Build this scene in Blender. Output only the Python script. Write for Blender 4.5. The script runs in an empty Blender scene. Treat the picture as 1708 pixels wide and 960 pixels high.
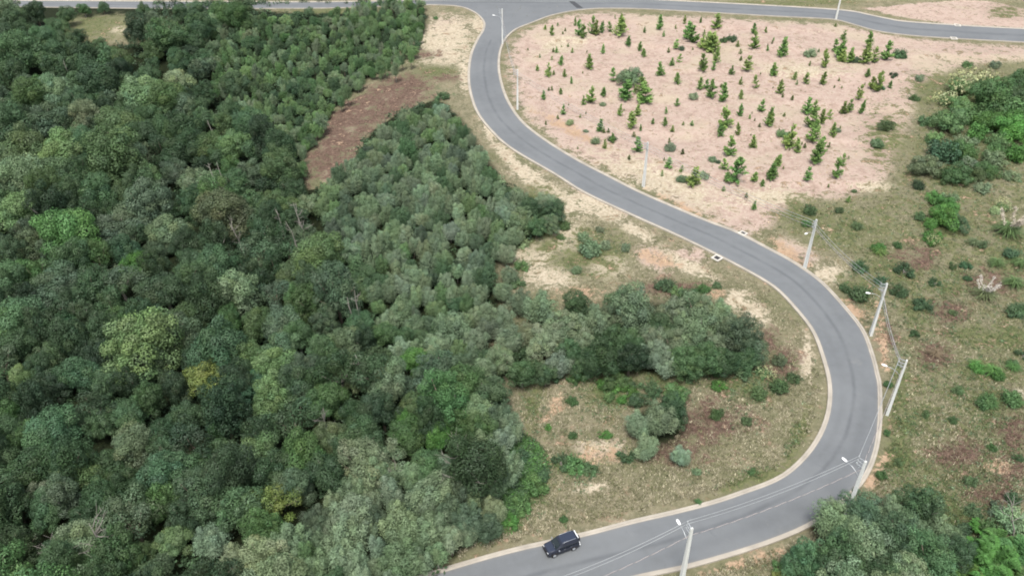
import bpy, bmesh, math, random
import numpy as np
from mathutils import Vector, Matrix, geometry

# ------------------------------------------------------------------ camera, sky, sun, exposure
C = bpy.data.collections.new("place"); bpy.context.scene.collection.children.link(C)
SC = bpy.context.scene
FPX, CAMZ, PITCH = 1385.0, 79.0, math.radians(35.8)          # focal length in photo pixels, height of the drone, look-down angle
cam_data = bpy.data.cameras.new("camera"); cam = bpy.data.objects.new("camera", cam_data); C.objects.link(cam)
cam.location = (0, 0, CAMZ); cam.rotation_euler = (math.pi/2 - PITCH, 0, 0)
cam_data.sensor_width = 36.0; cam_data.lens = 36.0*FPX/1708.0
cam_data.clip_start = 0.5; cam_data.clip_end = 6000
SC.camera = cam
SUN_EL, SUN_AZ = math.radians(66), math.radians(190)          # weak sun behind the drone, softened by thin cloud
W = bpy.data.worlds.new("World"); SC.world = W; W.use_nodes = True
wn, wl = W.node_tree.nodes, W.node_tree.links
bg = wn["Background"]; bg.inputs[1].default_value = 0.078
sky = wn.new("ShaderNodeTexSky"); sky.sky_type = 'NISHITA'; sky.sun_disc = False
sky.sun_elevation = SUN_EL; sky.sun_rotation = SUN_AZ; sky.air_density = 1.0; sky.dust_density = 3.0
hs = wn.new("ShaderNodeHueSaturation"); hs.inputs['Saturation'].default_value = 0.42
wl.new(sky.outputs[0], hs.inputs['Color']); wl.new(hs.outputs[0], bg.inputs[0])
sd = bpy.data.lights.new("sun", 'SUN'); sd.energy = 1.5; sd.angle = math.radians(18); sd.color = (1.0, 0.965, 0.91)
sun = bpy.data.objects.new("sun", sd); C.objects.link(sun)
sv = Vector((math.sin(SUN_AZ)*math.cos(SUN_EL), math.cos(SUN_AZ)*math.cos(SUN_EL), math.sin(SUN_EL)))
sun.rotation_euler = sv.to_track_quat('Z', 'Y').to_euler()
SC.view_settings.view_transform = 'Standard'; SC.view_settings.look = 'None'
SC.view_settings.exposure = 1.62; SC.view_settings.gamma = 1.0; SC.view_settings.use_curve_mapping = False
SC.render.engine = 'CYCLES'; SC.cycles.use_denoising = True
SC.cycles.max_bounces = 6; SC.cycles.diffuse_bounces = 3; SC.cycles.transmission_bounces = 4
SC.cycles.filter_width = 1.9
PI = math.pi
rng = np.random.default_rng(11)

# ------------------------------------------------------------------ picture <-> ground
cP, sP = math.cos(PITCH), math.sin(PITCH)
def ray(px, py):
    px = np.asarray(px, float); py = np.asarray(py, float)
    u, v = px-854.0, 480.0-py
    return u, cP*FPX + sP*v, -sP*FPX + cP*v
def at_z(px, py, z):
    dx, dy, dz = ray(px, py); t = (z-CAMZ)/dz
    return dx*t, dy*t
def project(x, y, z):
    X, Y, Z = np.asarray(x, float), np.asarray(y, float), np.asarray(z, float)-CAMZ
    d = cP*Y - sP*Z
    return 854+FPX*X/d, 480-FPX*(sP*Y+cP*Z)/d
def scale_at(x, y, z):                                        # photo pixels per metre
    return FPX/(cP*y - sP*(z-CAMZ))

def catmull(pts, n=10, closed=False):
    P = [np.array(p, float) for p in pts]; out = []
    m = len(P)
    for i in range(m if closed else m-1):
        if closed: a, b, c, d = P[(i-1) % m], P[i], P[(i+1) % m], P[(i+2) % m]
        else: a, b, c, d = P[max(i-1, 0)], P[i], P[i+1], P[min(i+2, m-1)]
        for k in range(n):
            t = k/n
            out.append(.5*((2*b)+(-a+c)*t+(2*a-5*b+4*c-d)*t*t+(-a+3*b-3*c+d)*t**3))
    if not closed: out.append(P[-1])
    return np.array(out)
def resample(poly, n):
    d = np.r_[0, np.cumsum(np.linalg.norm(np.diff(poly, axis=0), axis=1))]
    s = np.linspace(0, d[-1], n)
    return np.stack([np.interp(s, d, poly[:, k]) for k in range(poly.shape[1])], 1)
def inside(poly, x, y):
    poly = np.asarray(poly, float); r = np.zeros(np.shape(x), bool); j = len(poly)-1
    for i in range(len(poly)):
        xi, yi = poly[i]; xj, yj = poly[j]
        if yi != yj:
            c = ((yi > y) != (yj > y)) & (x < (xj-xi)*(y-yi)/(yj-yi)+xi)
            r ^= c
        j = i
    return r
def to_world(pts, z=0.0):
    p = np.array(pts, float); x, y = at_z(p[:, 0], p[:, 1], z); return np.stack([x, y], 1)

# edges of the asphalt, read from the photograph as pixels and set down on the ground
INNER = [(560,1010),(640,985),(760,948),(860,920),(973,895),(1057,873),(1127,857),(1193,840),(1243,823),(1287,807),(1320,788),(1353,755),(1376,717),(1387,677),
         (1387,637),(1377,597),(1360,553),(1333,517),(1303,485),(1280,468),(1243,447),(1193,421),(1127,389),(1060,359),(977,320),(927,289),(860,250),(828,224),
         (799,188),(786,150),(784,117),(789,87),(800,63)]
OUTER = [(880,1010),(960,988),(1053,960),(1137,942),(1193,927),(1243,912),(1290,896),(1340,875),(1385,847),(1423,813),(1444,783),(1457,747),(1463,707),(1464,673),
         (1463,640),(1459,622),(1453,597),(1437,553),(1410,517),(1373,476),(1343,452),(1313,433),(1285,418),(1227,388),(1177,369),(1127,348),(1063,320),(1010,293),
         (960,267),(910,236),(877,211),(858,190),(842,162),(833,133),(830,110),(832,87),(838,70)]
FILLET_L = [(800,63),(808,50),(809,37),(797,23),(777,13),(757,9)]
FILLET_R = [(838,70),(845,60),(860,48),(887,37),(920,25),(960,17),(1000,13.5)]
NEAR_L = [(-60,10),(100,12),(260,14),(430,14),(560,13),(703,8),(757,9)]
NEAR_R = [(1000,13.5),(1060,14),(1160,19),(1280,26),(1363,30),(1397,33),(1430,42),(1463,51),(1513,58),(1580,63),(1708,70),(1780,73)]
FAR = [(-60,1),(100,2),(260,3),(430,4),(560,4),(703,1),(800,-1),(900,-1),(1060,-.5),(1143,3),(1280,10),(1380,16),(1423,20),(1447,25),(1480,32),(1513,37),(1613,44),(1708,49),(1780,52)]
inner_w = resample(catmull(to_world(INNER), 8), 150)
outer_w = resample(catmull(to_world(OUTER), 8), 150)
fil_l, fil_r = catmull(to_world(FILLET_L), 5), catmull(to_world(FILLET_R), 5)
near_l, near_r, far_w = catmull(to_world(NEAR_L), 6), catmull(to_world(NEAR_R), 6), catmull(to_world(FAR), 6)
road_pts = np.concatenate([inner_w, outer_w, (inner_w+outer_w)/2, .75*inner_w+.25*outer_w, .25*inner_w+.75*outer_w, near_l, near_r, far_w, fil_l, fil_r] + [resample(fil_l, 24)*(1-t)+resample(fil_r, 24)*t for t in (.2, .4, .6, .8)] +
    [resample(np.concatenate([near_l, near_r]), 240)*(1-t)+resample(far_w, 240)*t for t in (.25, .5, .75)])

def smooth(a, b, x): t = np.clip((x-a)/(b-a), 0, 1); return t*t*(3-2*t)
def vnoise(x, y, s, seed):                                    # smooth value noise
    r = np.random.default_rng(seed).random((64, 64))
    x = np.asarray(x, float)/s+31.7; y = np.asarray(y, float)/s+17.3
    i, j = np.floor(x).astype(int), np.floor(y).astype(int); fx, fy = x-i, y-j
    fx = fx*fx*(3-2*fx); fy = fy*fy*(3-2*fy)
    g = lambda a, b: r[a % 64, b % 64]
    return (g(i, j)*(1-fx)+g(i+1, j)*fx)*(1-fy)+(g(i, j+1)*(1-fx)+g(i+1, j+1)*fx)*fy
# the S road's left side (for the valley under the forest)
GX0, GX1, GY0, GY1, GS = -170.0, 215.0, 22.0, 330.0, 0.8
gx = np.arange(GX0, GX1+.01, GS); gy = np.arange(GY0, GY1+.01, GS)
GXX, GYY = np.meshgrid(gx, gy)
def road_dist(x, y):
    x = np.asarray(x, float); y = np.asarray(y, float); d = np.full(x.shape, 1e9)
    for p in road_pts[::2]: d = np.minimum(d, (x-p[0])**2+(y-p[1])**2)
    return np.sqrt(d)
_rd = road_dist(GXX, GYY)
_px, _py = project(GXX, GYY, 0)
FOREST_PX = [(-300,1500),(600,1500),(690,960),(845,880),(880,800),(840,640),(820,560),(835,520),(830,430),(930,375),(925,345),(850,315),(812,262),(770,200),(735,165),(700,170),(600,200),(560,300),(500,290),(540,200),(640,110),(712,50),(712,2),(-300,2)]
_left = (inside(FOREST_PX, _px, _py)).astype(float)
def blur(a, n):
    k = np.ones(2*n+1)/(2*n+1)
    a = np.apply_along_axis(lambda r: np.convolve(np.pad(r, n, 'edge'), k, 'valid'), 1, a)
    return np.apply_along_axis(lambda r: np.convolve(np.pad(r, n, 'edge'), k, 'valid'), 0, a)
_left = blur(blur(_left, 9), 9)
_away = smooth(5.5, 22, _rd)
HZ = -6.0*smooth(12, 75, _rd)*_left + _away*(1-.5*_left)*(1.5*(vnoise(GXX, GYY, 23, 1)-.45)+.7*(vnoise(GXX, GYY, 8, 2)-.5)) \
     + smooth(4.2, 8, _rd)*.28*(vnoise(GXX, GYY, 2.7, 3)-.5)
# low bank and contour terraces across the reddish planted lot
FIELD_PX = [(862,60),(930,28),(1000,22),(1280,35),(1400,42),(1500,62),(1600,72),(1708,78),(1760,95),(1600,112),(1535,145),(1512,230),(1480,300),(1420,330),(1330,335),(1290,378),(1250,393),(1180,363),(1080,313),(960,258),(900,212),(867,180),(850,110)]
_field = blur(inside(FIELD_PX, _px, _py).astype(float), 4)
_ph = (GYY + .12*GXX + 6*vnoise(GXX, GYY, 40, 5))/19.0
HZ += _field*smooth(4.5, 12, _rd)*.55*(smooth(0, .16, _ph-np.floor(_ph))-(_ph-np.floor(_ph)))
def hz(x, y):
    fx = np.clip((np.asarray(x, float)-GX0)/GS, 0, len(gx)-1.001); fy = np.clip((np.asarray(y, float)-GY0)/GS, 0, len(gy)-1.001)
    i, j = fx.astype(int), fy.astype(int); fx = fx-i; fy = fy-j
    return (HZ[j, i]*(1-fx)+HZ[j, i+1]*fx)*(1-fy)+(HZ[j+1, i]*(1-fx)+HZ[j+1, i+1]*fx)*fy
def ground(px, py, up=0.0):
    z = np.zeros(np.shape(px))+0.0
    for _ in range(6):
        x, y = at_z(px, py, z+up); z = hz(x, y)
    return x, y, z

# ------------------------------------------------------------------ materials
def new_mat(name):
    m = bpy.data.materials.new(name); m.use_nodes = True
    return m, m.node_tree.nodes, m.node_tree.links, m.node_tree.nodes["Principled BSDF"]
def paint(name, col, rough=.6, metal=0.0, var=.15, scale=6.0, coat=0.0):
    m, n, l, b = new_mat(name)
    tc = n.new("ShaderNodeTexCoord"); no = n.new("ShaderNodeTexNoise"); no.inputs['Scale'].default_value = scale; no.inputs['Detail'].default_value = 5
    l.new(tc.outputs['Object'], no.inputs['Vector'])
    mx = n.new("ShaderNodeMix"); mx.data_type = 'RGBA'
    mx.inputs[6].default_value = (*[c*(1-var) for c in col], 1); mx.inputs[7].default_value = (*[min(1, c*(1+var)) for c in col], 1)
    l.new(no.outputs[0], mx.inputs[0]); l.new(mx.outputs[2], b.inputs['Base Color'])
    b.inputs['Roughness'].default_value = rough; b.inputs['Metallic'].default_value = metal
    if coat: b.inputs['Coat Weight'].default_value = coat; b.inputs['Coat Roughness'].default_value = .06
    return m
def leaf_mat(name, trans=.18, rough=.55):
    """leaf colour = the object's own colour x the tint of each leaf"""
    m, n, l, b = new_mat(name)
    oi = n.new("ShaderNodeObjectInfo"); at = n.new("ShaderNodeAttribute"); at.attribute_name = "tint"
    mu = n.new("ShaderNodeMix"); mu.data_type = 'RGBA'; mu.blend_type = 'MULTIPLY'; mu.inputs[0].default_value = 1
    l.new(oi.outputs['Color'], mu.inputs[6]); l.new(at.outputs['Color'], mu.inputs[7])
    l.new(mu.outputs[2], b.inputs['Base Color']); b.inputs['Roughness'].default_value = rough
    b.inputs['Specular IOR Level'].default_value = .25
    tr = n.new("ShaderNodeBsdfTranslucent"); l.new(mu.outputs[2], tr.inputs[0])
    ms = n.new("ShaderNodeMixShader"); ms.inputs[0].default_value = trans
    l.new(b.outputs[0], ms.inputs[1]); l.new(tr.outputs[0], ms.inputs[2]); l.new(ms.outputs[0], n["Material Output"].inputs[0])
    return m
def tint_mat(name, rough=.8):
    m, n, l, b = new_mat(name)
    at = n.new("ShaderNodeAttribute"); at.attribute_name = "tint"
    l.new(at.outputs['Color'], b.inputs['Base Color']); b.inputs['Roughness'].default_value = rough
    b.inputs['Specular IOR Level'].default_value = .2
    return m
M_LEAF = leaf_mat("leaves"); M_TINT = tint_mat("grass_blades")
M_BARK = paint("bark", (.16, .13, .10), .9, var=.4, scale=4)
M_PALE = paint("pale_bark", (.20, .185, .16), .85, var=.3, scale=3)
M_CONC = paint("pole_concrete", (.56, .57, .545), .8, var=.12, scale=3)
M_GALV = paint("galvanised_steel", (.50, .52, .53), .45, metal=.6, var=.1)
M_LAMP = paint("lamp_housing", (.80, .80, .79), .35, var=.03)
M_LENS = paint("lamp_glass", (.70, .72, .72), .15, var=.05)
M_INSUL = paint("insulator_porcelain", (.34, .36, .37), .25, var=.1)
M_WIRE = paint("aluminium_conductor", (.33, .345, .35), .5, metal=.3, var=.1)
M_WIRE_B = paint("black_insulated_cable", (.16, .15, .15), .6, var=.1)
M_WIRE_P = paint("bare_neutral_strand", (.36, .32, .31), .5, var=.1)

# ------------------------------------------------------------------ helpers for objects
def link(o, parent=None):
    C.objects.link(o)
    if parent is not None: o.parent = parent
    return o
def tag(o, label=None, cat=None, group=None, kind=None):
    if label: o['label'] = label
    if cat: o['category'] = cat
    if group: o['group'] = group
    if kind: o['kind'] = kind
    return o
def empty(name, loc, rz=0.0, sc=None):
    o = bpy.data.objects.new(name, None); o.empty_display_size = .3; link(o)
    o.location = loc; o.rotation_euler = (0, 0, rz)
    if sc is not None: o.scale = sc if hasattr(sc, '__len__') else (sc,)*3
    return o
def np_mesh(name, verts, faces_n, loops, mat, tint=None, smooth_=False):
    """mesh from arrays: faces_n corners per face, loops = flat vertex indices"""
    me = bpy.data.meshes.new(name); v = np.asarray(verts, np.float32)
    me.vertices.add(len(v)); me.vertices.foreach_set("co", v.ravel())
    lp = np.asarray(loops, np.int32).ravel(); fn = np.asarray(faces_n, np.int32)
    me.loops.add(len(lp)); me.loops.foreach_set("vertex_index", lp)
    me.polygons.add(len(fn)); me.polygons.foreach_set("loop_start", np.r_[0, np.cumsum(fn)[:-1]].astype(np.int32))
    me.update(calc_edges=True)
    if tint is not None:
        a = me.attributes.new("tint", 'FLOAT_COLOR', 'POINT')
        t = np.ones((len(v), 4), np.float32); t[:, :3] = tint; a.data.foreach_set("color", t.ravel())
    if smooth_: me.polygons.foreach_set("use_smooth", np.ones(len(fn), bool))
    for m in (mat if isinstance(mat, (list, tuple)) else [mat]): me.materials.append(m)
    return me
def unit(a): return a/np.maximum(np.linalg.norm(a, axis=1, keepdims=True), 1e-9)
class Leaves:
    """gathers leaf-sized faces, then becomes one mesh"""
    def __init__(s): s.v, s.t, s.n = [], [], 0
    def add(s, cen, nor, size, tint, aspect=.55, r=rng, axis=None):
        n = len(cen)
        if n == 0: return
        nor = unit(nor); a = r.normal(size=(n, 3)) if axis is None else axis
        u = unit(a-nor*np.sum(a*nor, 1, keepdims=True)); w = np.cross(nor, u)
        sz = np.broadcast_to(np.asarray(size, float).reshape(-1, 1), (n, 1))
        bend = nor*sz*.18
        q = np.stack([cen-u*sz, cen-w*sz*aspect+bend, cen+u*sz, cen+w*sz*aspect+bend], 1)
        s.v.append(q.reshape(-1, 3)); s.t.append(np.repeat(np.broadcast_to(tint, (n, 3)), 4, 0)); s.n += n
    def mesh(s, name, mat=None):
        v = np.concatenate(s.v); t = np.concatenate(s.t)
        return np_mesh(name, v, np.full(s.n, 4), np.arange(len(v)), mat or M_LEAF, t)
def tube(V, F, pts, rad, k=6):
    """append a tapered tube along points to vertex/face lists"""
    base = len(V); pts = [Vector(p) for p in pts]
    for i, p in enumerate(pts):
        d = (pts[min(i+1, len(pts)-1)]-pts[max(i-1, 0)]).normalized()
        q = d.to_track_quat('Z', 'Y')
        for j in range(k):
            a = 2*PI*j/k; V.append(p+q @ Vector((math.cos(a)*rad[i], math.sin(a)*rad[i], 0)))
    for i in range(len(pts)-1):
        for j in range(k):
            F.append((base+i*k+j, base+i*k+(j+1) % k, base+(i+1)*k+(j+1) % k, base+(i+1)*k+j))
    F.append(tuple(base+j for j in reversed(range(k)))); F.append(tuple(base+(len(pts)-1)*k+j for j in range(k)))
def pyd(name, V, F, mat, smooth_=False):
    me = bpy.data.meshes.new(name); me.from_pydata([tuple(v) for v in V], [], F); me.update()
    for m in (mat if isinstance(mat, (list, tuple)) else [mat]): me.materials.append(m)
    if smooth_: me.polygons.foreach_set("use_smooth", np.ones(len(me.polygons), bool))
    return me
def mobj(name, me, parent=None, color=None):
    o = bpy.data.objects.new(name, me); link(o, parent)
    if color is not None: o.color = (*color, 1)
    return o

ONES = "zero one two three four five six seven eight nine ten eleven twelve thirteen fourteen fifteen sixteen seventeen eighteen nineteen".split()
TENS = "x x twenty thirty forty fifty sixty seventy eighty ninety".split()
def word(n):
    n = int(max(0, min(99, n)))
    return ONES[n] if n < 20 else TENS[n//10]+("-"+ONES[n % 10] if n % 10 else "")
_used = {}
def place_label(look, px, py):
    """the look of one of many like plants, then its place in the photo in hundredths"""
    a, b = round(px/17.08), round(py/9.6)
    for da, db in ((0,0),(1,0),(0,1),(-1,0),(0,-1),(1,1),(-1,-1)):
        t = f"{look}, {word(a+da)} percent across and {word(b+db)} percent down the photo"
        if t not in _used: break
    _used[t] = 1
    return t

# ------------------------------------------------------------------ ground sheet: soils and grasses as mask attributes
ox0 = GX0-np.array([3000, 1500, 700, 320, 150, 60, 20.]); ox1 = GX1+np.array([20, 60, 150, 320, 700, 1500, 3000.])
oy0 = GY0-np.array([600, 300, 150, 60, 20.]); oy1 = GY1+np.array([20, 60, 150, 400, 1000, 2200, 4500.])
xs, ys = np.r_[ox0, gx, ox1], np.r_[oy0, gy, oy1]
NX, NY = len(xs), len(ys)
XX, YY = np.meshgrid(xs, ys); ZZ = hz(XX, YY)
inner_grid = (XX >= GX0) & (XX <= GX1) & (YY >= GY0) & (YY <= GY1)
dcam = cP*YY-sP*(ZZ-CAMZ); okd = dcam > 5
PX, PY = project(XX, np.where(okd, YY, 100), ZZ); PX = np.where(okd, PX, -5000); PY = np.where(okd, PY, 5000)
def poly(p, soft=2): return blur(inside(p, PX, PY).astype(float), soft)
def blob(cx, cy, rx, ry=None, rot=0):
    ry = ry or rx*.6; c, s = math.cos(rot), math.sin(rot)
    u = ((PX-cx)*c+(PY-cy)*s)/rx; v = (-(PX-cx)*s+(PY-cy)*c)/ry
    return np.clip(1.35-(u*u+v*v)**.5, 0, 1)
Zr = np.zeros_like(PX)
RDg = road_dist(XX, YY)
pink, green, brown, orange, forest, pale = (Zr.copy() for _ in range(6))
# reddish lot
pink = np.maximum(pink, poly(FIELD_PX, 4))
pink = np.maximum(pink, .9*poly([(1440,14),(1500,8),(1600,0),(1650,2),(1760,25),(1760,48),(1600,42),(1500,28)], 1))
for b in [(745,50,45,30),(1000,325,70,25,.5),(1090,430,50,22,.4),(1150,425,40,18),(1000,752,60,24),(1330,420,50,25,.5)]: pink = np.maximum(pink, .75*blob(*b))
# pale dry straw and raw light soil
for b in [(740,75,60,50),(800,40,20,20),(930,330,70,22,.55),(880,290,40,20,.5),(1000,345,55,16,.5),(1000,750,52,20),(900,785,26,10),(990,812,40,9,-.2),(1060,870,50,9,-.2),(1230,500,30,25),(945,70,60,18,-.3),
          (1380,455,45,25),(1100,300,140,30,.4),(1290,330,90,20),(1460,312,45,12),(1480,215,40,12),(1340,118,90,14),(200,50,30,10),(600,20,30,6),(560,285,24,18),(585,215,16,30,.6),(540,330,20,14),(850,262,50,12,.75),(815,212,12,36,-.45),(905,305,60,13,.55),(985,345,60,13,.5),(775,120,12,40),(760,60,34,36),(890,420,50,44),(950,400,60,40),(1010,440,50,30),(920,460,60,24),(1060,385,50,12,.5),(1150,445,60,14,.5),(1260,520,40,18,.8),(1345,600,14,50),(556,232,14,44,.75),(605,183,11,44,.95),(650,160,10,30,1.1),(690,160,30,10,-.4),(545,290,14,26,.5)]: pale = np.maximum(pale, .8*blob(*b))
# green swards
for b in [(1265,795,90,16,-.35),(1330,730,20,60,.35),(950,770,55,28,-.1),(870,800,60,50),(1020,650,55,50),(900,560,60,60),(820,880,80,26,-.5),(700,940,90,18,-.25),(1120,620,120,40),(1110,560,140,70),(890,660,25,60),
          (980,420,90,50),(900,400,40,40),(730,120,40,14),(900,330,40,25),
          (1340,360,60,40),(1400,385,80,40),(1440,480,60,45),(1500,450,80,40),(1540,520,60,40),(1640,615,70,30),(1660,670,70,30),(1500,650,24,70),(1530,700,60,40),(1620,560,80,30),(1560,150,60,40),(1640,200,120,110),
          (1590,300,70,70),(1570,380,50,50),(1680,420,60,80),(1600,470,60,40),(1500,760,40,60),(1560,860,120,70),(1680,560,60,30),(1640,900,120,60),(1480,230,50,60),
          (1200,8,200,7),(1340,4,90,9),(1680,20,40,14),(560,18,130,10),(420,30,60,25),(130,40,110,40),(250,25,50,20),(1250,640,60,40),(60,30,80,30)]: green = np.maximum(green, .72*blob(*b))
# dead fern and dark litter
STRIP = [(505,275),(548,190),(610,150),(650,132),(700,118),(726,148),(708,172),(662,190),(618,222),(582,280),(545,312),(512,318)]
brown = np.maximum(brown, .86*poly(STRIP, 4))
for b in [(712,90,30,9),(745,130,30,8),(1560,590,45,30),(1600,755,60,35),(1690,780,40,30),(1650,470,60,30),(1530,430,50,25),(1580,520,50,30),(1300,610,40,40),(1280,570,26,30),(1215,600,50,30),(1130,755,70,26),(950,590,90,30),(830,555,26,36),
          (1120,480,70,20),(1170,700,100,50),(1690,720,40,40),(1540,420,26,16),(1660,820,60,40),(1480,560,20,40)]: brown = np.maximum(brown, .68*blob(*b))
# raw orange earth
for b in [(965,492,40,14),(1095,432,42,14,.35),(1320,425,50,14,.55),(1430,520,18,34,-.7),(1472,560,9,70,-.15),(1462,790,12,60,.5),(1200,490,18,10),(905,768,26,10),(1000,760,50,16),(930,675,16,20),(1290,925,50,12,-.25),(1220,945,60,10,-.25),
          (380,88,14,8),(1660,780,30,12),(950,215,70,10,.5),(1150,355,90,9,.5)]: orange = np.maximum(orange, .75*blob(*b))
SLOPE_PX = [(1340,340),(1480,310),(1530,140),(1760,100),(1760,1010),(1500,1010),(1400,900),(1480,790),(1500,640),(1480,540),(1420,460)]
green = np.maximum(green, .50*poly(SLOPE_PX, 6))
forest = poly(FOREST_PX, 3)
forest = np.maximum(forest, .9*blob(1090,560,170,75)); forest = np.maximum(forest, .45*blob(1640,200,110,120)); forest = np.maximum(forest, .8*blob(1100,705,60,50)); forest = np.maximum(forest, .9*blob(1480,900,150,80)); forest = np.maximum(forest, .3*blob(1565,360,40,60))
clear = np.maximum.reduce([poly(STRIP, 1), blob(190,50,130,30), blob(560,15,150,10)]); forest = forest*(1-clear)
outside = ~inner_grid
for a in (pink, brown, orange, pale, forest): a[outside] = 0
green[outside] = .45
gv = np.stack([XX.ravel(), YY.ravel(), ZZ.ravel()], 1)
# the ground dips slightly below the asphalt so that nothing lies flush with it
gv[:, 2] -= .10*(RDg.ravel() < 2.6)
idx = np.arange(NX*NY).reshape(NY, NX)
loops = np.stack([idx[:-1, :-1], idx[:-1, 1:], idx[1:, 1:], idx[1:, :-1]], -1).reshape(-1, 4)

mG, n, l, b = new_mat("soil_and_grass")
def N(t, **k):
    o = n.new(t)
    for a, v in k.items(): setattr(o, a, v)
    return o
tc = N("ShaderNodeTexCoord")
def noise(scale, detail=6, rough=.6, dist=0.0):
    o = N("ShaderNodeTexNoise"); o.inputs['Scale'].default_value = scale; o.inputs['Detail'].default_value = detail
    o.inputs['Roughness'].default_value = rough; o.inputs['Distortion'].default_value = dist; l.new(tc.outputs['Object'], o.inputs['Vector']); return o.outputs[0]
def math_(op, a, b_=None, c=None):
    o = N("ShaderNodeMath", operation=op)
    for k, v in enumerate((a, b_, c)):
        if v is None: continue
        if isinstance(v, (int, float)): o.inputs[k].default_value = v
        else: l.new(v, o.inputs[k])
    return o.outputs[0]
def ramp(x, lo, hi, a=0.0, b_=1.0):
    o = N("ShaderNodeMapRange", interpolation_type='SMOOTHSTEP'); l.new(x, o.inputs[0])
    for k, v in zip((1, 2, 3, 4), (lo, hi, a, b_)): o.inputs[k].default_value = v
    return o.outputs[0]
def mixc(f, a, b_, blend='MIX'):
    o = N("ShaderNodeMix", data_type='RGBA', blend_type=blend)
    for k, v in ((0, f), (6, a), (7, b_)):
        if isinstance(v, (int, float)): o.inputs[k].default_value = v
        elif isinstance(v, tuple): o.inputs[k].default_value = (*v, 1)
        else: l.new(v, o.inputs[k])
    return o.outputs[2]
sa = N("ShaderNodeAttribute", attribute_name="soil_a"); sb = N("ShaderNodeAttribute", attribute_name="soil_b")
ca, cb_ = N("ShaderNodeSeparateColor"), N("ShaderNodeSeparateColor")
l.new(sa.outputs['Color'], ca.inputs[0]); l.new(sb.outputs['Color'], cb_.inputs[0])
n_big, n_mid, n_small, n_fine = noise(.06, 4), noise(.35, 7, .65, .4), noise(1.6, 8, .7), noise(7, 6, .75)
brk = math_('ADD', math_('MULTIPLY', n_mid, .62), math_('MULTIPLY', n_small, .38))
def mask(src, k=1.0, w=.13):
    """soft patchy edge: the mask plus noise, thresholded"""
    s = math_('ADD', src, math_('MULTIPLY', math_('SUBTRACT', brk, .5), 4.6*k))
    return ramp(s, .5-w, .5+w)
dry = mixc(ramp(n_mid, .35, .65), (.190, .180, .112), (.310, .275, .185))
dry = mixc(ramp(n_small, .50, .70, 0, .8), dry, (.47, .41, .30))
dry = mixc(ramp(n_small, .50, .30, 0, .5), dry, (.155, .148, .085))
dry = mixc(ramp(n_big, .45, .62, 0, .5), dry, (.165, .175, .09))
grn = mixc(ramp(n_small, .35, .65), (.095, .120, .048), (.205, .21, .105))
pnk = mixc(ramp(n_mid, .38, .62), (.43, .315, .262), (.57, .445, .38))
pnk = mixc(ramp(n_small, .5, .68, 0, .8), pnk, (.66, .59, .48))
pnk = mixc(ramp(n_big, .5, .66, 0, .6), pnk, (.53, .46, .34))
pnk = mixc(ramp(n_small, .45, .28, 0, .55), pnk, (.34, .24, .17))
brn = mixc(ramp(n_small, .35, .65), (.115, .072, .058), (.215, .15, .115))
org = mixc(ramp(n_small, .35, .65), (.43, .29, .19), (.55, .40, .28))
pal = mixc(ramp(n_small, .35, .65), (.45, .38, .27), (.66, .575, .45))
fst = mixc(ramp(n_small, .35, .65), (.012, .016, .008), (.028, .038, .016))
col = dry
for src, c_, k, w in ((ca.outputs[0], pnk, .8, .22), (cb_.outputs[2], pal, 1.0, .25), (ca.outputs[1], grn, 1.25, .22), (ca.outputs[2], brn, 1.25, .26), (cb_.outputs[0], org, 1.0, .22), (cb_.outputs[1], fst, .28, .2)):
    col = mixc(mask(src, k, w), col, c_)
col = mixc(1.0, col, mixc(n_fine, (.60, .60, .60), (1.38, 1.38, 1.38)), 'MULTIPLY')
col = mixc(1.0, col, (.68, .68, .67), 'MULTIPLY')
l.new(col, b.inputs['Base Color']); b.inputs['Roughness'].default_value = .95; b.inputs['Specular IOR Level'].default_value = .1
bp = N("ShaderNodeBump"); bp.inputs['Strength'].default_value = .6; bp.inputs['Distance'].default_value = .35
l.new(math_('ADD', n_small, math_('MULTIPLY', n_fine, .4)), bp.inputs['Height']); l.new(bp.outputs[0], b.inputs['Normal'])
gme = np_mesh("ground", gv, np.full(len(loops), 4), loops, mG, smooth_=True)
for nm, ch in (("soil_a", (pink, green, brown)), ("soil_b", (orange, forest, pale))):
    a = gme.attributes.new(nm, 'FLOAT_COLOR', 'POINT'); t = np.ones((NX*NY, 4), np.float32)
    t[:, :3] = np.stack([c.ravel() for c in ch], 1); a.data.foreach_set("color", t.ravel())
tag(mobj("ground", gme), "rolling ground of dry grass and reddish bare soil", kind='structure')
GRID = {'pink': pink, 'green': green, 'brown': brown, 'orange': orange, 'forest': forest, 'pale': pale}
def sample(name, x, y):
    a = GRID[name]; i = np.clip(np.searchsorted(xs, x), 0, NX-1); j = np.clip(np.searchsorted(ys, y), 0, NY-1); return a[j, i]

# ------------------------------------------------------------------ road and kerbs
mR, n, l, b = new_mat("worn_asphalt")
tc = N("ShaderNodeTexCoord"); ac = N("ShaderNodeAttribute", attribute_name="across")
t_ = ac.outputs['Fac']
nb, nm_, nf = noise(.09, 4), noise(.9, 6, .65), noise(22, 4, .7)
seam = math_('ADD', t_, math_('MULTIPLY', math_('SUBTRACT', noise(.12, 3), .5), .10))
seam = ramp(math_('ABSOLUTE', math_('SUBTRACT', seam, .5)), .075, 0.0)
seam = math_('MULTIPLY', seam, ramp(noise(.25, 4), .3, .6, .35, 1.0))
base = mixc(ramp(nb, .35, .65), (.172, .179, .185), (.208, .215, .220))
base = mixc(ramp(nm_, .3, .7, 0, .35), base, (.225, .235, .25))
lane = math_('MULTIPLY', ramp(math_('ABSOLUTE', math_('SUBTRACT', math_('ABSOLUTE', math_('SUBTRACT', t_, .5)), .25)), .14, 0.0), ramp(noise(.06, 5, .65), .4, .62, .1, .6))
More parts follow.
